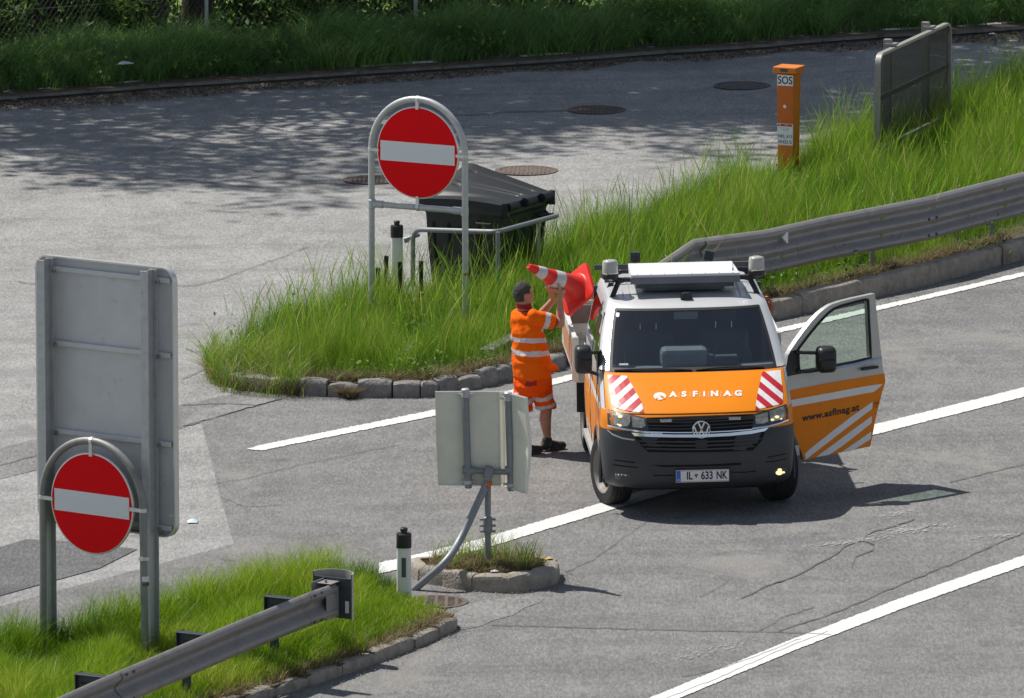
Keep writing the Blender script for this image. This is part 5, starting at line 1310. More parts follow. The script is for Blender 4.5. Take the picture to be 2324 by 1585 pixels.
q = MB(); fpatch(q, [(918, 1355), (1020, 1353), (1022, 1375), (918, 1376)], -.06, CP, 0); q.build('dash_paper', 'white_film', van)

# ---- interior
q = MB(); q.rings([[Vector((sx, y, z)) for sx in (-.84, .84) for y, z in (((.93, 1.20), (1.0, 1.275), (1.25, 1.30), (1.52, 1.27), (1.58, 1.1)) if sx < 0 else ((1.58, 1.1), (1.52, 1.27), (1.25, 1.30), (1.0, 1.275), (.93, 1.20)))]], caps=True) if False else None
prof_ = [(.86, 1.10), (.90, 1.25), (1.0, 1.285), (1.25, 1.31), (1.50, 1.28), (1.56, 1.1)]
q.grid([[Vector((x*(.80 if y < .95 else .86), y+.10*abs(x)**2, z)) for x in np.linspace(-1, 1, 17)] for y, z in prof_]); q.build('dashboard', 'dash', van, smooth=50)
q = MB(); q.box((-.06, 1.33, 1.39), (.47, .30, .20)); q.build('dash_box', 'dash', van, bevel=.05)
q = MB(); q.box((.36, 1.28, 1.36), (.22, .12, .09)); q.box((.17, 1.25, 1.37), (.12, .1, .1)); q.tube([(.17, 1.25, 1.42), (.18, 1.24, 1.48)], .012, 6); q.build('radio_set', 'interior', van, bevel=.012)
q = MB(); ring = [Vector((.43+.19*math.cos(a), 1.50+.07*math.sin(a), 1.33+.18*math.sin(a))) for a in [2*math.pi*k/28 for k in range(29)]]; q.tube(ring, .015, 8); q.bar((.25, 1.50, 1.33), (.61, 1.50, 1.33), .03, .04); q.build('steering_wheel', 'interior', van, smooth=50)
q = MB(); q.box((-.02, 1.52, 1.775), (.24, .04, .075)); q.tube([(-.02, 1.52, 1.81), (-.02, 1.56, 1.86)], .012, 6); q.build('rear_view_mirror', 'dash', van, bevel=.012)
for x in (-.36, .40):
    q = MB(); q.box((x, 2.05, 1.22), (.50, .14, .62), Matrix.Rotation(R(-10), 3, 'X')); q.box((x, 1.85, .92), (.50, .5, .16)); o = q.build('seat', 'interior', van, bevel=.04)
    q = MB(); q.box((x, 2.13, 1.68), (.26, .1, .17)); q.build('headrest', 'interior', o, bevel=.035)
    q = MB()
    for dx in (-.08, .08): q.tube([(x+dx, 2.10, 1.54), (x+dx, 2.11, 1.62)], .0075, 6)
    q.build('headrest_post', 'alu_edge', o)
q = MB(); q.box((0, 1.9, .62), (1.7, 2.2, .06)); q.box((0, 2.98, 1.25), (1.7, .04, 1.2)); q.box((0, .80, .80), (1.6, .04, .6)); q.build('cab_lining', 'interior', van)
# ---- wheels
def wheel(x, y, steer, parent, out):
    e = empty('wheel', (x, y, .343)); e.parent = parent; e.rotation_euler = (0, 0, steer)
    ax = Vector((out, 0, 0)); q = MB()
    q.lathe([(.21, -.105), (.29, -.115), (.328, -.11), (.342, -.085), (.345, 0), (.342, .085), (.328, .11), (.29, .118), (.235, .112), (.21, .09)], (0, 0, 0), 56, ax, caps=False); q.build('tyre', 'tyre', e, smooth=35)
    q = MB()
    for k in (-.06, -.02, .02, .06): q.lathe([(.3455, k-.003), (.3465, k-.003), (.3465, k+.003), (.3455, k+.003)], (0, 0, 0), 48, ax, caps=False)
    q.build('tread_groove', 'well', e)
    q = MB(); q.lathe([(.21, -.10), (.213, .05), (.235, .108), (.228, .114), (.205, .095), (.185, .06), (.165, .045), (.12, .058), (.085, .075), (.075, .06), (.001, .06)], (0, 0, 0), 48, ax, caps=False); q.build('rim', 'rim', e, smooth=35)
    q = MB()
    for k in range(14):
        a = 2*math.pi*k/14; c = Vector((out*.063, .155*math.cos(a), .155*math.sin(a))); q.lathe([(.001, 0), (.019, 0), (.019, -.012)][::-1], c, 10, ax)
    q.build('rim_hole', 'well', e)
    q = MB(); q.lathe([(.07, .058), (.066, .082), (.03, .094), (.001, .095)], (0, 0, 0), 24, ax); q.build('hub_cap', 'charcoal', e, smooth=40)
wheel(-.815, .93, R(17), van, -1); wheel(.815, .93, R(17), van, 1); wheel(-.82, 3.85, 0, van, -1); wheel(.82, 3.85, 0, van, 1)
for sd in (-1, 1):
    q = MB(); q.box((sd*.62, .93, .66), (.50, .92, .5)); q.build('wheel_well', 'well', van)  # near-black box added to block light inside the wheel arch
    q = MB(); q.tube([(sd*.955, .93+.43*math.cos(a), .34+.43*math.sin(a)) for a in np.linspace(-.1, math.pi+.1, 22)], .02, 6); q.build('arch_trim', 'charcoal', van, smooth=50)
q = MB()
for y in (1.12, 2.06, 3.0): q.tube([(-prm(z)[1]-.001, y+(.0 if y > 1.5 else max(0, (z-1.3))*1.05), z) for z in (.42, .7, 1.0, 1.3, 1.55, 1.80)], .006, 5)
q.build('door_gap', 'rubber', van, smooth=60)
# ---- left side graphics
q = MB()
def spatch(pts, m, off): q.cur = m; q.poly([Vector((-prm(z)[1]-off, y, z)) for y, z in pts])
for y0 in (1.45, 1.75, 2.05, 2.35, 2.65): spatch([(y0, .46), (y0+.14, .46), (y0+.52, 1.0), (y0+.38, 1.0)], 0, .004)
spatch([(.62, 1.00), (3.0, 1.02), (3.0, 1.10), (.62, 1.07)], 0, .004)
for k in range(5): spatch([(.58+.07*k, .86), (.61+.07*k, .86), (.63+.07*k, .99), (.60+.07*k, .99)], 1, .005)
for k in range(9): spatch([(1.40+.17*k, .40), (1.48+.17*k, .40), (1.52+.17*k, .45), (1.44+.17*k, .45)], 0, .005)
q.build('side_stripes', ['white_film', 'red_film'], van)
q = MB(); q.box((-.965, 1.92, 1.16), (.03, .16, .03)); q.box((-.965, 2.95, 1.16), (.03, .14, .03)); q.box((-.96, 1.25, .62), (.02, .05, .05)); q.build('door_handle', 'black_plastic', van, bevel=.006)
q = MB(); q.box((-.945, 2.2, .33), (.05, 1.75, .07)); q.build('side_sill', 'alu_edge', van, bevel=.01)
# ---- mirrors
def mirror(parent, c, w_, h_, arms, yawm=0, deep=False):
    q = MB(); rows_ = []
    for y, k in ((.07, .90), (.05, 1.0), (-.03, .98), (-.075, .84), (-.095, .55)):
        rows_.append([c+Matrix.Rotation(yawm, 3, 'Z') @ Vector((w_/2*k*math.copysign(abs(math.cos(a))**.42, math.cos(a)), y, h_/2*k*math.copysign(abs(math.sin(a))**.42, math.sin(a)))) for a in [2*math.pi*i/28 for i in range(28)]])
    q.rings(rows_); o = q.build('wing_mirror', 'black_plastic', parent, smooth=50)
    q = MB(); q.box(c+Vector((0, -.085, .01)), (w_*.8, .05, .012)); q.build('mirror_crease', 'rubber', parent if deep else o)
    q = MB()
    for a in arms: q.tube(fillet(a, .05, 5), .018, 10)
    q.build('mirror_arm', 'black_plastic', parent if deep else o, smooth=50); return o
pm = plane_hit(*CP(516, 1312), .98)
mirror(van, pm, .175, .285, [[pm+Vector((.02, -.05, .05)), pm+Vector((.06, -.07, .075)), Vector((-.93, 1.05, pm.z+.06))], [pm+Vector((.05, -.02, -.12)), Vector((-.96, 1.02, pm.z-.15)), Vector((-.90, 1.06, pm.z-.19))]])
q = MB(); q.box((-.915, 1.09, pm.z-.1), (.06, .12, .36)); q.build('mirror_base', 'black_plastic', van, bevel=.03)
# ---- open driver's door
hin = Vector((.945, .985, 0)); hinw = VM @ hin; du = Vector((math.cos(R(42.5)), math.sin(R(42.5)), 0)); dn_ = Vector((du.y, -du.x, 0))    # outer face normal, towards the road
Ld = VI.to_3x3(); dul = (Ld @ du).normalized(); dnl = (Ld @ dn_).normalized()
def door_pt(zx, zy, off=0.0):
    px, py = BP_(zx, zy); d = ray(px, py); t = (hinw-CAM).dot(dn_)/d.dot(dn_); return (VI @ (CAM+d*t))+dnl*off
def bend(p, off=0):  # belt line bulge and tumblehome of the door skin
    z = p.z; k = .018*math.exp(-((z-1.02)/.10)**2)-.010*math.exp(-((z-.62)/.18)**2)
    return p+dnl*(k+off)
outl = [(160, 780), (163, 860), (172, 960), (180, 1080), (200, 1190), (225, 1203), (255, 1240), (280, 1300), (293, 1370), (294, 1475), (420, 1449), (560, 1420), (700, 1393), (845, 1363), (857, 1200), (866, 1060), (868, 912), (905, 880), (940, 850), (958, 835), (956, 790), (950, 752),
        (944, 690), (938, 620), (920, 460), (902, 290), (882, 100), (800, 118), (700, 140), (600, 165), (520, 193), (470, 225), (425, 262), (365, 325), (300, 408), (240, 490), (190, 565), (165, 612), (152, 700)]
hole = [(250, 555), (300, 490), (350, 425), (400, 365), (450, 308), (500, 258), (545, 225), (600, 203), (700, 175), (800, 150), (826, 152), (832, 300), (842, 480), (848, 628), (700, 664), (560, 690), (440, 714), (300, 735), (252, 738)]
def holed(mb, out, hol, off, rev=False):
    bm = bmesh.new(); es = []
    for L in (out, hol):
        vs = [bm.verts.new((x, y, 0)) for x, y in L]; es += [bm.edges.new((vs[i], vs[(i+1) % len(vs)])) for i in range(len(vs))]
    bmesh.ops.triangle_fill(bm, edges=es, use_beauty=True, use_dissolve=False)
    for _ in range(2):
        bmesh.ops.subdivide_edges(bm, edges=[e for e in bm.edges if e.calc_length() > 60], cuts=1); bmesh.ops.triangulate(bm, faces=bm.faces)
    bm.verts.index_update(); b = len(mb.v)
    for v in bm.verts: mb.vert(bend(door_pt(v.co.x, v.co.y), off))
    for f in bm.faces: mb.face([b+v.index for v in f.verts])
    bm.free()
def dpatch(mb, poly, off):
    bm = bmesh.new(); f = bm.faces.new([bm.verts.new((x, y, 0)) for x, y in poly]); bmesh.ops.triangulate(bm, faces=[f], ngon_method='EAR_CLIP')
    for _ in range(3):
        bmesh.ops.subdivide_edges(bm, edges=[e for e in bm.edges if e.calc_length() > 35], cuts=1); bmesh.ops.triangulate(bm, faces=bm.faces)
    bm.verts.index_update(); b = len(mb.v)
    for v in bm.verts: mb.vert(bend(door_pt(v.co.x, v.co.y), off))
    for f in bm.faces: mb.face([b+v.index for v in f.verts])
    bm.free()
q = MB(); holed(q, outl, hole, 0); holed(q, outl, hole, -.055)
def dens2(L): return [(a[0]+(c[0]-a[0])*k/3, a[1]+(c[1]-a[1])*k/3) for a, c in zip(L, L[1:]+L[:1]) for k in range(3)]
q.rings([[bend(door_pt(*p), 0) for p in dens2(outl)], [bend(door_pt(*p), -.055) for p in dens2(outl)]], caps=False); q.rings([[bend(door_pt(*p), 0) for p in dens2(hole)], [bend(door_pt(*p), -.055) for p in dens2(hole)]], caps=False)
# films on the outer skin
q.cur = 1; low = [(165, 900), (300, 872), (500, 836), (700, 801), (953, 757), (957, 835), (940, 850), (905, 880), (868, 912), (866, 1060), (857, 1200), (845, 1361), (700, 1391), (560, 1418), (420, 1447), (296, 1473), (294, 1370), (281, 1300), (256, 1240), (226, 1203), (201, 1190), (181, 1080), (173, 960)]
dpatch(q, low, .003)
q.cur = 2
dpatch(q, [(172, 978), (500, 919), (800, 862), (938, 843), (905, 880), (868, 912), (700, 940), (500, 975), (178, 1038)], .0055)
for pts in ([(304, 1425), (340, 1388), (520, 1255), (700, 1110), (864, 992), (862, 1052), (700, 1172), (520, 1312), (310, 1470)], [(395, 1450), (560, 1330), (700, 1228), (860, 1112), (858, 1170), (720, 1278), (600, 1368), (500, 1432)], [(610, 1406), (730, 1325), (852, 1240), (849, 1300), (770, 1350), (708, 1389)]): dpatch(q, pts, .0055)
q.cur = 3; put_text(q, 'www.asfinag.at', 78, lambda a, c: bend(door_pt(518+a, 1086-c-a*.198), .007), sx=.93, bold=2.4, spacing=1.07)
q.cur = 4; dpatch(q, [(270, 752), (500, 716), (700, 678), (939, 620), (942, 636), (700, 696), (500, 735), (275, 766)], .004)
q.cur = 5; dpatch(q, [(150, 700), (165, 612), (190, 575), (246, 560), (252, 745), (270, 762), (160, 784)], .006)
door = q.build('door', ['silver_shaded', 'orange_door', 'white_film', 'black_text', mat('belt_strip', (.30, .40, .62), .4, coat=.3), 'black_plastic'], van, smooth=30, recalc=False); door['label'] = 'open driver door swung out over the road'
q = MB(); dpatch(q, hole, -.03); q.build('door_window', 'glass_door', door, smooth=60)
q = MB()
hl_ = [bend(door_pt(*p), .002) for p in dens2(hole)]; q.tube(hl_+[hl_[0]], .014, 6)
q.build('window_seal', 'rubber', door, smooth=60)
q = MB(); c = door_pt(812, 718); q.lathe([(.03, 0), (.045, .004), (.045, .008)][::-1], c, 20, dnl); q.build('handle_cup', 'silver_shaded', door)
q = MB(); q.bar(bend(door_pt(755, 722), .03), bend(door_pt(890, 702), .03), .035, .03, (0, 0, 1)); q.build('handle', 'black_plastic', door, bevel=.012)
cm = door_pt(388, 628, .16)
mo = mirror(door, cm, .20, .265, [[cm+Vector((-.03, .02, .06)), door_pt(290, 576, .12), door_pt(225, 585, .01)], [cm+Vector((-.05, .02, -.1)), door_pt(300, 735, .08), door_pt(235, 740, .01)]], R(8), True)
q = MB()
for z in (.62, 1.02): q.box(Vector((.95, 1.0, z)), (.06, .06, .07))
q.build('door_hinge', 'black_plastic', van, bevel=.008)
# ---- roof equipment
RZ = 2.06
q = MB(); yc, hw = 2.02, .54
top = [(-.545, 1.80), (.545, 1.80), (.525, 2.52), (-.525, 2.52)]
q.rings([[Vector((x, y, 2.06)) for x, y in top], [Vector((x, y, 2.075)) for x, y in top], [Vector((x, y, 2.145)) for x, y in top]]); lb = q.build('light_board', 'alu_board', van, bevel=.004) if False else None
M['board_white'] = mat('board_white_paint', (.74, .75, .77), .45, var=.03, dirt=((.55, .56, .57), 5, .62))
M['board_edge'] = mat('board_front_grey', (.16, .17, .20), .5, var=.12)
lb = q.build('light_board', 'board_white', van, bevel=.004)
q2 = MB(); q2.box((0, 1.797, 2.085), (1.10, .012, .066)); q2.build('board_front', 'board_edge', lb, bevel=.003)
q2 = MB()
for k in range(8): q2.lathe([(.006, 0), (.006, .004), (.001, .005)], Vector((-.48+.137*k, 1.815, 2.146)), 8)
q2.build('rivet', 'galv', lb)
q2 = MB(); q2.tube([(.49, 1.95, 2.145), (.49, 1.95, 2.26)], .003, 5); q2.lathe([(.009, 0), (.004, .03)], (.49, 1.95, 2.145), 8); q2.build('aerial', 'steel_black', lb)
q = MB(); q.box((0, 2.0, 2.03), (.98, .30, .06)); q.box((0, 2.15, 1.99), (.8, .5, .05)); q.build('board_mount', 'steel_black', van)
q = MB(); q.tube([(-.80, 1.95, 2.075), (.80, 1.95, 2.075)], .026, 12); q.tube([(-.80, 2.45, 2.075), (.80, 2.45, 2.075)], .022, 10)
for sd in (-1, 1):
    for y in (1.95, 2.45): q.tube(fillet([(sd*.60, y, 2.075), (sd*.66, y, 2.06), (sd*.735, y-.06, 1.90)], .06, 5), .026, 10)
q.build('roof_rack', 'black_plastic', van, smooth=50)
for sd in (-1, 1):
    bx = sd*.735-.01; e = Vector((bx, 1.93, 2.10)); q = MB(); q.lathe([(.06, -.02), (.085, 0), (.085, .045), (.078, .05)], e, 28); o = q.build('beacon', 'black_plastic', van, smooth=40)
    q = MB(); q.lathe([(.080, .05), (.079, .07), (.077, .16), (.070, .178), (.04, .186), (.001, .188)], e, 32); q.build('beacon_dome', 'beacon', o, smooth=60)
    q = MB(); q.lathe([(.082, .05), (.082, .06)], e, 28, caps=False); q.build('beacon_ring', 'chrome', o)
q = MB(); q.rings([[Vector((sx*k, y0, z)) for sx, y0 in ((-.05, 1.66-.02*(k-1)), (.05, 1.66), (.045, 1.80), (-.045, 1.80))] for z, k in ((1.90, 1.25), (1.94, 1.1), (1.975, .8))]); q.build('roof_aerial_pod', 'black_plastic', van, bevel=.012)
q = MB()
for x in (-.62, -.55, .55, .62): q.tube([(x, 1.75, 1.925), (x, 2.2, 1.957), (x, 2.9, 1.964)] if abs(x) < .6 else [(x, 1.78, 1.93), (x, 2.1, 1.952)], .006, 5)
q.build('roof_seam', 'silver_shaded', van)
q = MB(); q.tube([(-.45, 3.2, 2.08), (-.46, 3.2, 2.75)], .0035, 5); q.build('whip_aerial', 'steel_black', van)
# ---- headboard frame, work lamps
q = MB(); q.box((0, 3.14, 2.01), (1.66, .06, .05)); q.box((0, 3.14, 1.75), (1.60, .04, .04))
for sd in (-1, 1): q.bar((sd*.73, 3.14, 2.0), (sd*.86, 3.14, .95), .05, .06)
q.build('headboard', 'steel_black', van, bevel=.004)
for x, tl in ((-.41, 0), (.34, 14)):
    c = Vector((x, 3.18, 2.10)); rm = Matrix.Rotation(R(tl), 3, 'Y'); q = MB(); q.box(c, (.10, .05, .10), rm)
    for k in range(8): q.box(c+rm @ Vector((-.045+.0129*k, -.035, 0)), (.005, .022, .098), rm)
    q.box(c+Vector((0, 0, -.07)), (.02, .03, .06)); q.build('work_lamp', 'steel_black', van)
# ---- drop-side bed
q = MB(); q.box((0, 4.22, .855), (2.04, 2.12, .07)); q.build('bed_floor', 'alu_dull', van)
for sd in (-1, 1):
    q = MB(); q.box((sd*1.035, 4.22, 1.07), (.03, 2.10, .40)); q.box((sd*1.035, 4.22, 1.275), (.045, 2.12, .03)); o = q.build('bed_side', 'white_film', van, bevel=.004)
    q = MB(); xx = sd*1.053
    def bs_(pts, m): q.cur = m; q.poly([Vector((xx, y, z)) for y, z in pts])
    for k in range(7): bs_([(3.25+.25*k, .92), (3.37+.25*k, .92), (3.55+.25*k, 1.18), (3.43+.25*k, 1.18)], 0)
    for k in range(3): bs_([(5.05+.06*k, .98), (5.08+.06*k, .98), (5.10+.06*k, 1.10), (5.07+.06*k, 1.10)], 1)
    q.build('bed_stripes', ['orange_door', 'red_film'], o)
    q = MB(); q.box((sd*1.035, 3.17, 1.06), (.07, .07, .46)); q.build('bed_stake', 'alu_edge', van, bevel=.005)
    q = MB(); q.box((sd*.96, 3.46, .66), (.10, .02, .40)); q.build('mud_flap', 'rubber', van)
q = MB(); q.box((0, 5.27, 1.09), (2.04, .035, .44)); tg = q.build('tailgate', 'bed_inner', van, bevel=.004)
q = MB(); q.box((-.83, 5.235, 1.17), (.24, .04, .20)); q.build('tool_hatch', mat('hatch_brown', (.20, .13, .12), .6, var=.2), tg, bevel=.02)
q = MB(); q.box((-.2, 4.4, 1.05), (.9, .7, .32)); q.build('tool_chest', 'galv_dark', van, bevel=.015)
# broom carried in the bed, its bristles sticking out
bw = VM @ Vector((.945, 3.05, 1.60)); br_ = empty('broom', bw); tag(br_, 'broom with orange bristles sticking out beside the van cab', 'broom')
M['bristle'] = mat('orange_bristle', (.75, .30, .16), .8, var=.3, vscale=60)
q = MB()
for k in range(70):
    a = Vector((random.uniform(-.03, .01), random.uniform(-.03, .03), random.uniform(-.07, .07))); q.bar(a, a+Vector((random.uniform(.01, .06), -.03, random.uniform(-.05, .04))), .004, .004)
q.build('bristles', 'bristle', br_)
q = MB(); q.box((-.03, .01, 0), (.03, .05, .16)); q.build('broom_head', 'bristle', br_); q = MB(); q.tube([(-.02, .02, 0), (-.3, 1.2, -.42)], .014, 8); q.build('broom_handle', 'alu_dull', br_)
# ================================================================== ROAD WORKER AND CONE
M['hivis'] = mat('hi_vis_orange', (1.0, .15, .006), .8, var=.05, vscale=14, bump=.25, bscale=26, spec=.08)
M['hivis_short'] = mat('hi_vis_shorts', (1.0, .105, .006), .8, var=.07, vscale=14, bump=.3, bscale=26, spec=.08)
M['tape'] = mat('reflective_tape', (.66, .64, .66), .45, var=.08, vscale=60)
M['trim_red'] = mat('dark_red_trim', (.36, .012, .018), .75, var=.1)
M['skin'] = mat('skin', (.52, .265, .17), .55, var=.10, vscale=18, bump=.1, bscale=80)
M['hair'] = mat('greying_hair', (.062, .055, .052), .75, var=.6, vscale=60, bump=.7, bscale=120)
M['shoe'] = mat('work_shoe', (.028, .028, .032), .65, var=.25, dirt=((.10, .09, .085), 12, .6))
M['shoe_orange'] = mat('shoe_orange', (.65, .15, .03), .7)
M['sole'] = mat('shoe_sole', (.16, .11, .085), .85)
M['sock'] = mat('grey_sock', (.10, .105, .12), .9)
pf = Vector(G(1230, 1025, .004)); Y0 = pf.y; INVP = Matrix.Translation(-pf)
man = empty('person', pf); tag(man, 'road worker in orange high visibility shirt and shorts lifting a traffic cone', 'person')
J = lambda px, py, dy=0.0: V(px, py, Y0+dy)-pf
def remesh(mb, name, mats, parent, vox, smooth_it=6, fac=.5, classify=None, noise_amp=0.0):
    tmp = mb.build('tmp', mats[0], None, recalc=True); m = tmp.modifiers.new('r', 'REMESH'); m.mode = 'VOXEL'; m.voxel_size = vox; m.use_smooth_shade = True
    sm = tmp.modifiers.new('s', 'SMOOTH'); sm.iterations = smooth_it; sm.factor = fac
    dg = bpy.context.evaluated_depsgraph_get(); me = bpy.data.meshes.new_from_object(tmp.evaluated_get(dg)); me.name = name
    bpy.data.objects.remove(tmp)
    me.materials.clear()
    for k in mats: me.materials.append(M[k])
    if noise_amp:
        for v in me.vertices:
            c = v.co; v.co = c+v.normal*noise_amp*(noise.fractal(c*9.0, 1.0, 2.0, 3)+.7*math.sin(c.z*38+6*noise.noise(c*5)))
    idx = [classify(p.center) if classify else 0 for p in me.polygons]; me.polygons.foreach_set('material_index', idx); me.shade_smooth()
    o = bpy.data.objects.new(name, me); COL.objects.link(o); o.parent = parent; return o
HD = Vector((.87, .493, 0)); LT = Vector((.493, -.87, 0))           # facing, right hand side
def oring(c, a, b, n=28, tilt=0.0): return [c+LT*(a*math.cos(2*math.pi*k/n))+HD*(b*math.sin(2*math.pi*k/n)+tilt*0)+Vector((0, 0, tilt*math.cos(2*math.pi*k/n+.0))) for k in range(n)]
# joints
neck = J(1192, 700); head = J(1188, 668); chest = J(1199, 755); pelv = J(1209, 850)
shR = neck+LT*.19+Vector((0, 0, -.075)); shL = neck-LT*.165+Vector((0, 0, -.105))
elR, wrR, haR = J(1272, 735, -.10), J(1271, 682, .0), J(1277, 658, .06)
elL, wrL, haL = J(1222, 722, .34), J(1257, 679, .24), J(1266, 662, .20)
hipR = J(1225, 856, -.09); hipL = J(1191, 856, .07)
knR, anR = J(1240, 930, .02), J(1243, 1004, .03); knL, anL = J(1184, 936, -.10), J(1192, 1016, -.20)
# body: one continuous skin surface
b = MB()
b.ball(head+Vector((0, 0, .012)), (.076, .094, .115), q=Matrix.Rotation(math.atan2(HD.y, HD.x)-math.pi/2, 3, 'Z'))
face = head+HD*.05+Vector((0, 0, -.035)); b.ball(face, (.056, .05, .075), q=Matrix.Rotation(math.atan2(HD.y, HD.x)-math.pi/2, 3, 'Z'))
b.cap(head+HD*.095+Vector((0, 0, -.01)), head+HD*.112+Vector((0, 0, -.032)), .010, .015); b.cap(head+HD*.085+Vector((0, 0, -.085)), head+HD*.09+Vector((0, 0, -.085)), .02, .02)
b.cap(head+HD*.088+Vector((0, 0, .02))-LT*.03, head+HD*.088+Vector((0, 0, .02))+LT*.03, .012, .012)
for s in (-1, 1): b.ball(head+LT*(.080*s)-HD*.012+Vector((0, 0, -.012)), (.014, .028, .034), q=Matrix.Rotation(math.atan2(HD.y, HD.x)-math.pi/2, 3, 'Z'))
b.cap(head+Vector((0, 0, -.05))-HD*.015, neck+Vector((0, 0, -.03)), .062, .070)
b.cap(neck+Vector((0, 0, -.17)), pelv, .105, .13); b.cap(shL+Vector((0, 0, -.02)), shR+Vector((0, 0, -.02)), .05, .05)
def limb(mb, pts, rad):
    for (p, r0), (q2, r1) in zip(zip(pts, rad), list(zip(pts, rad))[1:]): mb.cap(p, q2, r0, r1)
for sh, el, wr in ((shR, elR, wrR), (shL, elL, wrL)):
    limb(b, [sh, sh.lerp(el, .5), el, el.lerp(wr, .35), el.lerp(wr, .75), wr], [.058, .056, .046, .047, .036, .030])
for hp, kn, an in ((hipR, knR, anR), (hipL, knL, anL)):
    d = (an-kn); bk_ = -HD*.018
    limb(b, [hp, hp.lerp(kn, .5), kn, kn+d*.28+bk_, kn+d*.55+bk_*.6, kn+d*.85, an, an+Vector((0, 0, -.05))], [.095, .085, .060, .063, .052, .038, .040, .042])
cone_tip, cone_base = None, None
# cone axis
ct = J(1199, 604.5, -.14); caxis = (Vector((.51, .41, -.315))).normalized(); cup = Vector((0, 0, 1)); cx_ = caxis.cross(cup).normalized(); cy_ = cx_.cross(caxis)
CL = .72
def cone_r(s): return .030+(.145-.030)*s/CL
# hands close on the under side of the cone
def hand(mb, wr, s_along, ang, sgn):
    """palm against the cone shell, four curled fingers and a thumb"""
    c = ct+caxis*s_along; rad = cone_r(s_along)
    def on(s, a, lift): return ct+caxis*s+(cx_*math.cos(a)+cy_*math.sin(a))*(cone_r(s)+lift)
    palm = on(s_along, ang, .022); mb.cap(wr, wr.lerp(palm, .8), .029, .034); mb.ball(palm, (.045, .043, .030))
    for k in range(4):
        a0 = ang; off = (-.036+.024*k); ln = (.80, 1.0, .95, .75)[k]
        p0 = on(s_along+off, ang+sgn*.22, .022); p1 = on(s_along+off*1.15, ang+sgn*(.22+.42*ln), .016); p2 = on(s_along+off*1.25, ang+sgn*(.22+.75*ln), .012); p3 = on(s_along+off*1.3, ang+sgn*(.22+1.0*ln), .009)
        limb(mb, [palm.lerp(p0, .4), p0, p1, p2, p3], [.013, .0115, .0105, .0095, .008])
    t0 = on(s_along-.02, ang-.05*sgn, .025); t1 = on(s_along-.062, ang-.22*sgn, .02); t2 = on(s_along-.085, ang-.42*sgn, .013); limb(mb, [t0, t1, t2], [.016, .0135, .010])
    return palm
def angle_of(p):
    d = p-ct; s = d.dot(caxis); r_ = d-caxis*s; return s, math.atan2(r_.dot(cy_), r_.dot(cx_))
sR, aR = angle_of(haR); sL, aL = angle_of(haL)
pR = hand(b, wrR, max(.34, min(.46, sR)), aR, -1 if math.sin(aR) < 0 and math.cos(aR) > 0 else 1); pL = hand(b, wrL, max(.30, min(.42, sL)), aL, 1)
remesh(b, 'body', ['skin'], man, .0075, 5, .5)
# hair
hq = Matrix.Rotation(math.atan2(HD.y, HD.x)-math.pi/2, 3, 'Z')
b = MB(); b.ball(head+Vector((0, 0, .018))-HD*.012, (.087, .102, .118), q=hq); b.ball(head-HD*.035+Vector((0, 0, -.03)), (.074, .062, .065), q=hq)
o = b.build('tmp_hair', 'hair'); bm = bmesh.new(); bm.from_mesh(o.data)
bmesh.ops.subdivide_edges(bm, edges=bm.edges, cuts=2, use_grid_fill=True)
kill = []
for f in bm.faces:
    c = f.calc_center_median()-head; u = c.dot(HD); z = c.z; l = abs(c.dot(LT))
    if (u > .035 and z < .070) or z < -.075 or (u > -.008 and z < .0) or (l > .06 and -.035 < u < .03 and z < .012): kill.append(f)
bmesh.ops.delete(bm, geom=kill, context='FACES')
for v in bm.verts: v.co += (v.co-head).normalized()*.006*noise.fractal(v.co*45, 1, 2, 3)
me = bpy.data.meshes.new('hair'); bm.to_mesh(me); bm.free(); bpy.data.objects.remove(o); me.materials.append(M['hair']); me.shade_smooth(); o = bpy.data.objects.new('hair', me); COL.objects.link(o); o.parent = man
sd_ = o.modifiers.new('thick', 'SOLIDIFY'); sd_.thickness = .006
# shirt
b = MB(); T = lambda py, px: J(px, py)
b.rings([oring(J(1192, 702), .075, .07), oring(J(1191, 710), .135, .10), oring(J(1191, 722), .20, .12), oring(J(1195, 742), .222, .145), oring(J(1199, 765), .222, .162), oring(J(1203, 795), .224, .174), oring(J(1206, 820), .228, .184), oring(J(1207, 842), .236, .188), oring(J(1207, 856), .238, .186)])
hemR = J(1252, 838, .04); b.rings([oring(J(1216, 790, .06), .12, .12), oring(J(1222, 820, .08), .14, .14), oring(J(1230, 832, .1), .155, .16), oring(J(1233, 842, .1), .155, .165)])
slR, slL = shR.lerp(elR, .62), shL.lerp(elL, .7)
b.cap(shR+Vector((0, 0, .01)), slR, .083, .082); b.cap(shL, slL, .070, .072)
# open sleeve ends
def cls(c):
    for sh, sl, el in ((shR, slR, elR), (shL, slL, elL)):
        d = (el-sh).normalized(); t = (c-sh).dot(d); L = (sl-sh).length; rr_ = ((c-sh)-d*t).length
        if rr_ < .12 and t > L*.35:
            if t > L+.035: return 2
            if L*.55 < t < L*.55+.055: return 1
    h = c.z; lat = (c-chest).dot(LT); fa = (c-chest).dot(HD)
    z1 = J(1200, 765).z-.05*fa-.02*math.cos(lat*6); z2 = J(1200, 795).z-.05*fa-.02*math.cos(lat*6)
    if abs(h-z1) < .024 or abs(h-z2) < .026: return 1
    if h > J(1192, 710).z and (c-neck).length < .16 and h > J(1192, 706).z: return 2
    return 0
remesh(b, 'shirt', ['hivis', 'tape', 'trim_red'], man, .010, 4, .5, cls, .009)
b = MB(); b.rings([oring(J(1190, 700), .078, .076), oring(J(1189, 693), .082, .08), oring(J(1188, 689), .078, .076), oring(J(1190, 696), .068, .066)], caps=False); b.build('collar', 'trim_red', man, smooth=60)
# faint back print
b = MB()
for k in range(9):
    p = J(1166+2.6*k, 733+.6*k, 0); d = ray(1166+2.6*k, 733+.6*k).normalized()
b = MB()
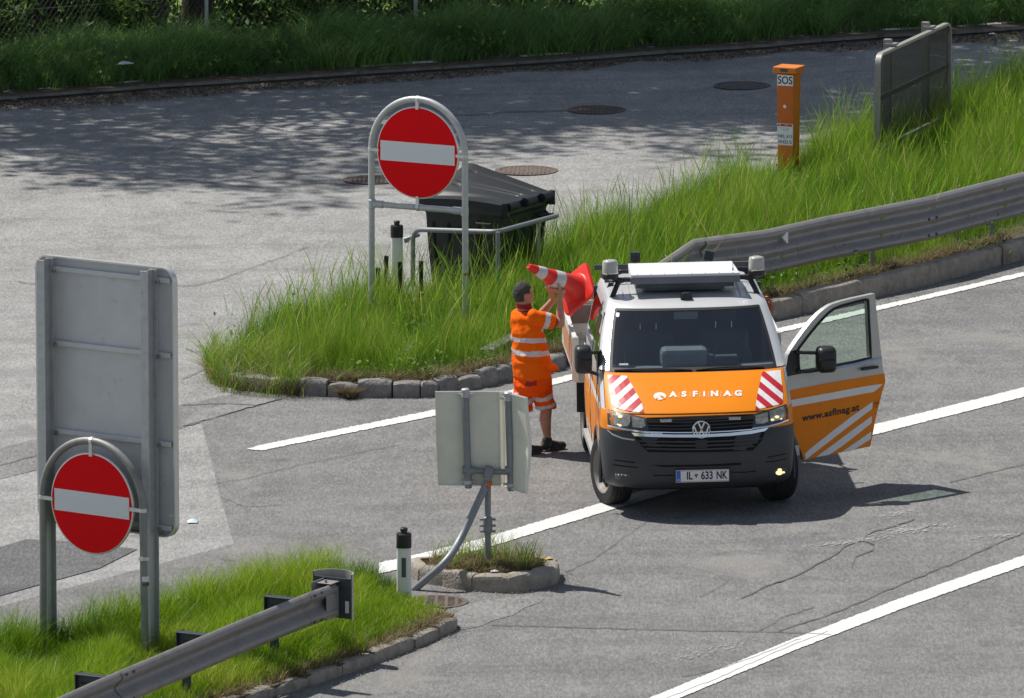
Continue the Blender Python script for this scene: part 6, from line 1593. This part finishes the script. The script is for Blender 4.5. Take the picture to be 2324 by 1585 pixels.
# shorts
b.rings([oring(J(1208, 838), .215, .165), oring(J(1209, 858), .225, .185), oring(J(1209, 880), .225, .185), oring(J(1210, 893), .19, .15)])
for hp, kn in ((hipR, knR), (hipL, knL)):
    d = kn-hp; b.cap(hp+d*.12, hp+d*.5, .112, .100); b.rings([oring(hp+d*.4, .100, .105), oring(hp+d*.75, .100, .108), oring(hp+d*.97, .102, .112)])
def cls2(c):
    for hp, kn in ((hipR, knR), (hipL, knL)):
        d = kn-hp; L = d.length; d = d.normalized(); t = (c-hp).dot(d)/L; r_ = ((c-hp)-d*(t*L)).length
        lat = (c-pelv).dot(LT)
        if (lat > 0) == (hp is hipR):
            if .50 < t < .62 or .76 < t < .88: return 1
    pc_ = J(1205, 870, -.16)
    v = c-pc_; 
    if abs(v.dot(Vector((1, 0, 0)))) < .060 and abs(v.z-.035*v.x*3) < .024 and (c-pelv).dot(HD) < .02: return 2
    return 0
remesh(b, 'shorts', ['hivis_short', 'tape', 'trim_red'], man, .010, 4, .5, cls2, .010)
# shoes and socks
for an, toe, hl_, lab in ((anR, J(1280, 1018, .12), J(1233, 1018, .0), 'r'), (anL, J(1216, 1028, -.04), J(1178, 1030, -.16), 'l')):
    d = Vector((toe.x-hl_.x, toe.y-hl_.y, 0)).normalized(); gzv = SLOPE*(hl_.x); heel = Vector((an.x, an.y, 0))-d*.055; heel.z = SLOPE*heel.x
    q2 = MB(); q2.cap(heel+Vector((0, 0, .05)), heel+d*.13+Vector((0, 0, .05)), .042, .045); q2.cap(heel+d*.10+Vector((0, 0, .045)), heel+d*.225+Vector((0, 0, .042)), .048, .045); q2.cap(heel+d*.03+Vector((0, 0, .06)), heel+d*.045+Vector((0, 0, .115)), .048, .050); q2.cap(heel+d*.10+Vector((0, 0, .07)), heel+d*.16+Vector((0, 0, .055)), .042, .04)
    def cl3(c, heel=heel): 
        z = c.z-SLOPE*c.x; u = (c-heel).dot(d)
        return 1 if z < .024 else (2 if (z > .148 or (u < -.03 and .06 < z < .10)) else 0)
    remesh(q2, 'shoe', ['shoe', 'sole', 'shoe_orange'], man, .007, 4, .5, cl3)
    q2 = MB(); q2.tube([an+Vector((0, 0, .045)), an+Vector((0, 0, -.03))], [.046, .048], 14); q2.build('sock', 'sock', man, smooth=60)

# ---- traffic cone held in the air
M['cone_red'] = mat('cone_red', (.80, .028, .014), .42, var=.10, vscale=9, dirt=((.55, .06, .04), 7, .6))
M['cone_band'] = mat('cone_band', (.62, .63, .64), .45, var=.08, vscale=30, dirt=((.45, .44, .43), 14, .6))
tc0 = pf+ct; cone = empty('traffic_cone', tc0); tag(cone, 'red and white traffic cone held up tilted in both hands of the worker', 'traffic cone')
rm = Matrix((cx_, cy_, caxis)).transposed()
roll = Matrix.Rotation(R(45), 3, 'Z')
def cpv(x, y, s): return rm @ Vector((x, y, s))
def cring(r_, s, n=40): return [cpv(r_*math.cos(2*math.pi*k/n), r_*math.sin(2*math.pi*k/n), s) for k in range(n)]
b = MB(); prof_c = [(.001, .006, 0), (.022, .0, 0), (.030, .008, 0), (.031, .02, 0), (cone_r(.11), .11, 0), (cone_r(.11)+.002, .112, 1), (cone_r(.22)+.002, .22, 1), (cone_r(.222), .224, 0), (cone_r(.34), .34, 0), (cone_r(.34)+.002, .342, 1), (cone_r(.46)+.002, .46, 1), (cone_r(.462), .464, 0), (cone_r(.56), .56, 0), (cone_r(.64)+.006, .64, 0), (cone_r(.66)+.014, .665, 0), (cone_r(.66)+.028, .68, 0), (.20, .692, 0)]
rr_ = [cring(r_, s) for r_, s, _ in prof_c]
for i in range(len(rr_)-1): b.cur = 1 if prof_c[i][2] and prof_c[i+1][2] else 0; b.rings([rr_[i], rr_[i+1]], caps=False)
b.cur = 0
b.build('cone_body', ['cone_red', 'cone_band'], cone, smooth=40, weld=.0005)
b = MB(); sq = rrect(-.215, .215, -.215, .215, .045, 6)
def sring(k, s): return [cpv(*(roll @ Vector((x*k, y*k, 0))).xy, s) for x, y in sq]
b.rings([sring(.80, .682), sring(.98, .69), sring(1.0, .70), sring(1.0, .728), sring(.97, .735), sring(.80, .735)]); b.build('cone_base', 'cone_red', cone, smooth=35)
b = MB()
for (x, y) in ((-.18, -.18), (.18, -.18), (.18, .18), (-.18, .18)):
    p = roll @ Vector((x, y, 0)); b.cap(cpv(p.x, p.y, .725), cpv(p.x, p.y, .745), .03, .026)
b.build('base_foot', 'cone_red', cone, smooth=60)
# ================================================================== LIGHT, SKY, CAMERA
SUNV = Vector((-.50, .36, 1.0)).normalized()          # towards the sun
sun = bpy.data.lights.new('sun', 'SUN'); sun.energy = 4.3; sun.angle = R(.53); sun.color = (1.0, .955, .88)
so = bpy.data.objects.new('sun', sun); COL.objects.link(so); so.rotation_euler = SUNV.to_track_quat('Z', 'Y').to_euler(); so.location = (-20, 12, 40)
w = bpy.data.worlds.new('World'); scene.world = w; w.use_nodes = True; nt = w.node_tree
sky = nt.nodes.new('ShaderNodeTexSky'); sky.sky_type = 'NISHITA'; sky.sun_disc = False
sky.sun_elevation = math.asin(SUNV.z); sky.sun_rotation = math.atan2(SUNV.x, SUNV.y); sky.altitude = 1100; sky.dust_density = .8
hs = nt.nodes.new('ShaderNodeHueSaturation'); hs.inputs['Saturation'].default_value = .62
nt.links.new(sky.outputs[0], hs.inputs['Color']); nt.links.new(hs.outputs[0], nt.nodes['Background'].inputs['Color']); nt.nodes['Background'].inputs['Strength'].default_value = .08
cam = bpy.data.cameras.new('camera'); co = bpy.data.objects.new('camera', cam); COL.objects.link(co)
cam.sensor_width = 36; cam.lens = 36*FPX/2324; cam.clip_start = 1; cam.clip_end = 4000
co.location = CAM; co.rotation_euler = (math.pi/2-PITCH, 0, 0); scene.camera = co
scene.render.engine = 'CYCLES'
scene.view_settings.view_transform = 'Standard'; scene.view_settings.look = 'None'; scene.view_settings.exposure = .2; scene.view_settings.gamma = 1
scene.cycles.use_denoising = True
try: scene.cycles.denoiser = 'OPENIMAGEDENOISE'
except Exception: pass
scene.cycles.max_bounces = 8; scene.cycles.transparent_max_bounces = 16; scene.cycles.diffuse_bounces = 3; scene.cycles.glossy_bounces = 3; scene.cycles.caustics_reflective = False; scene.cycles.caustics_refractive = False
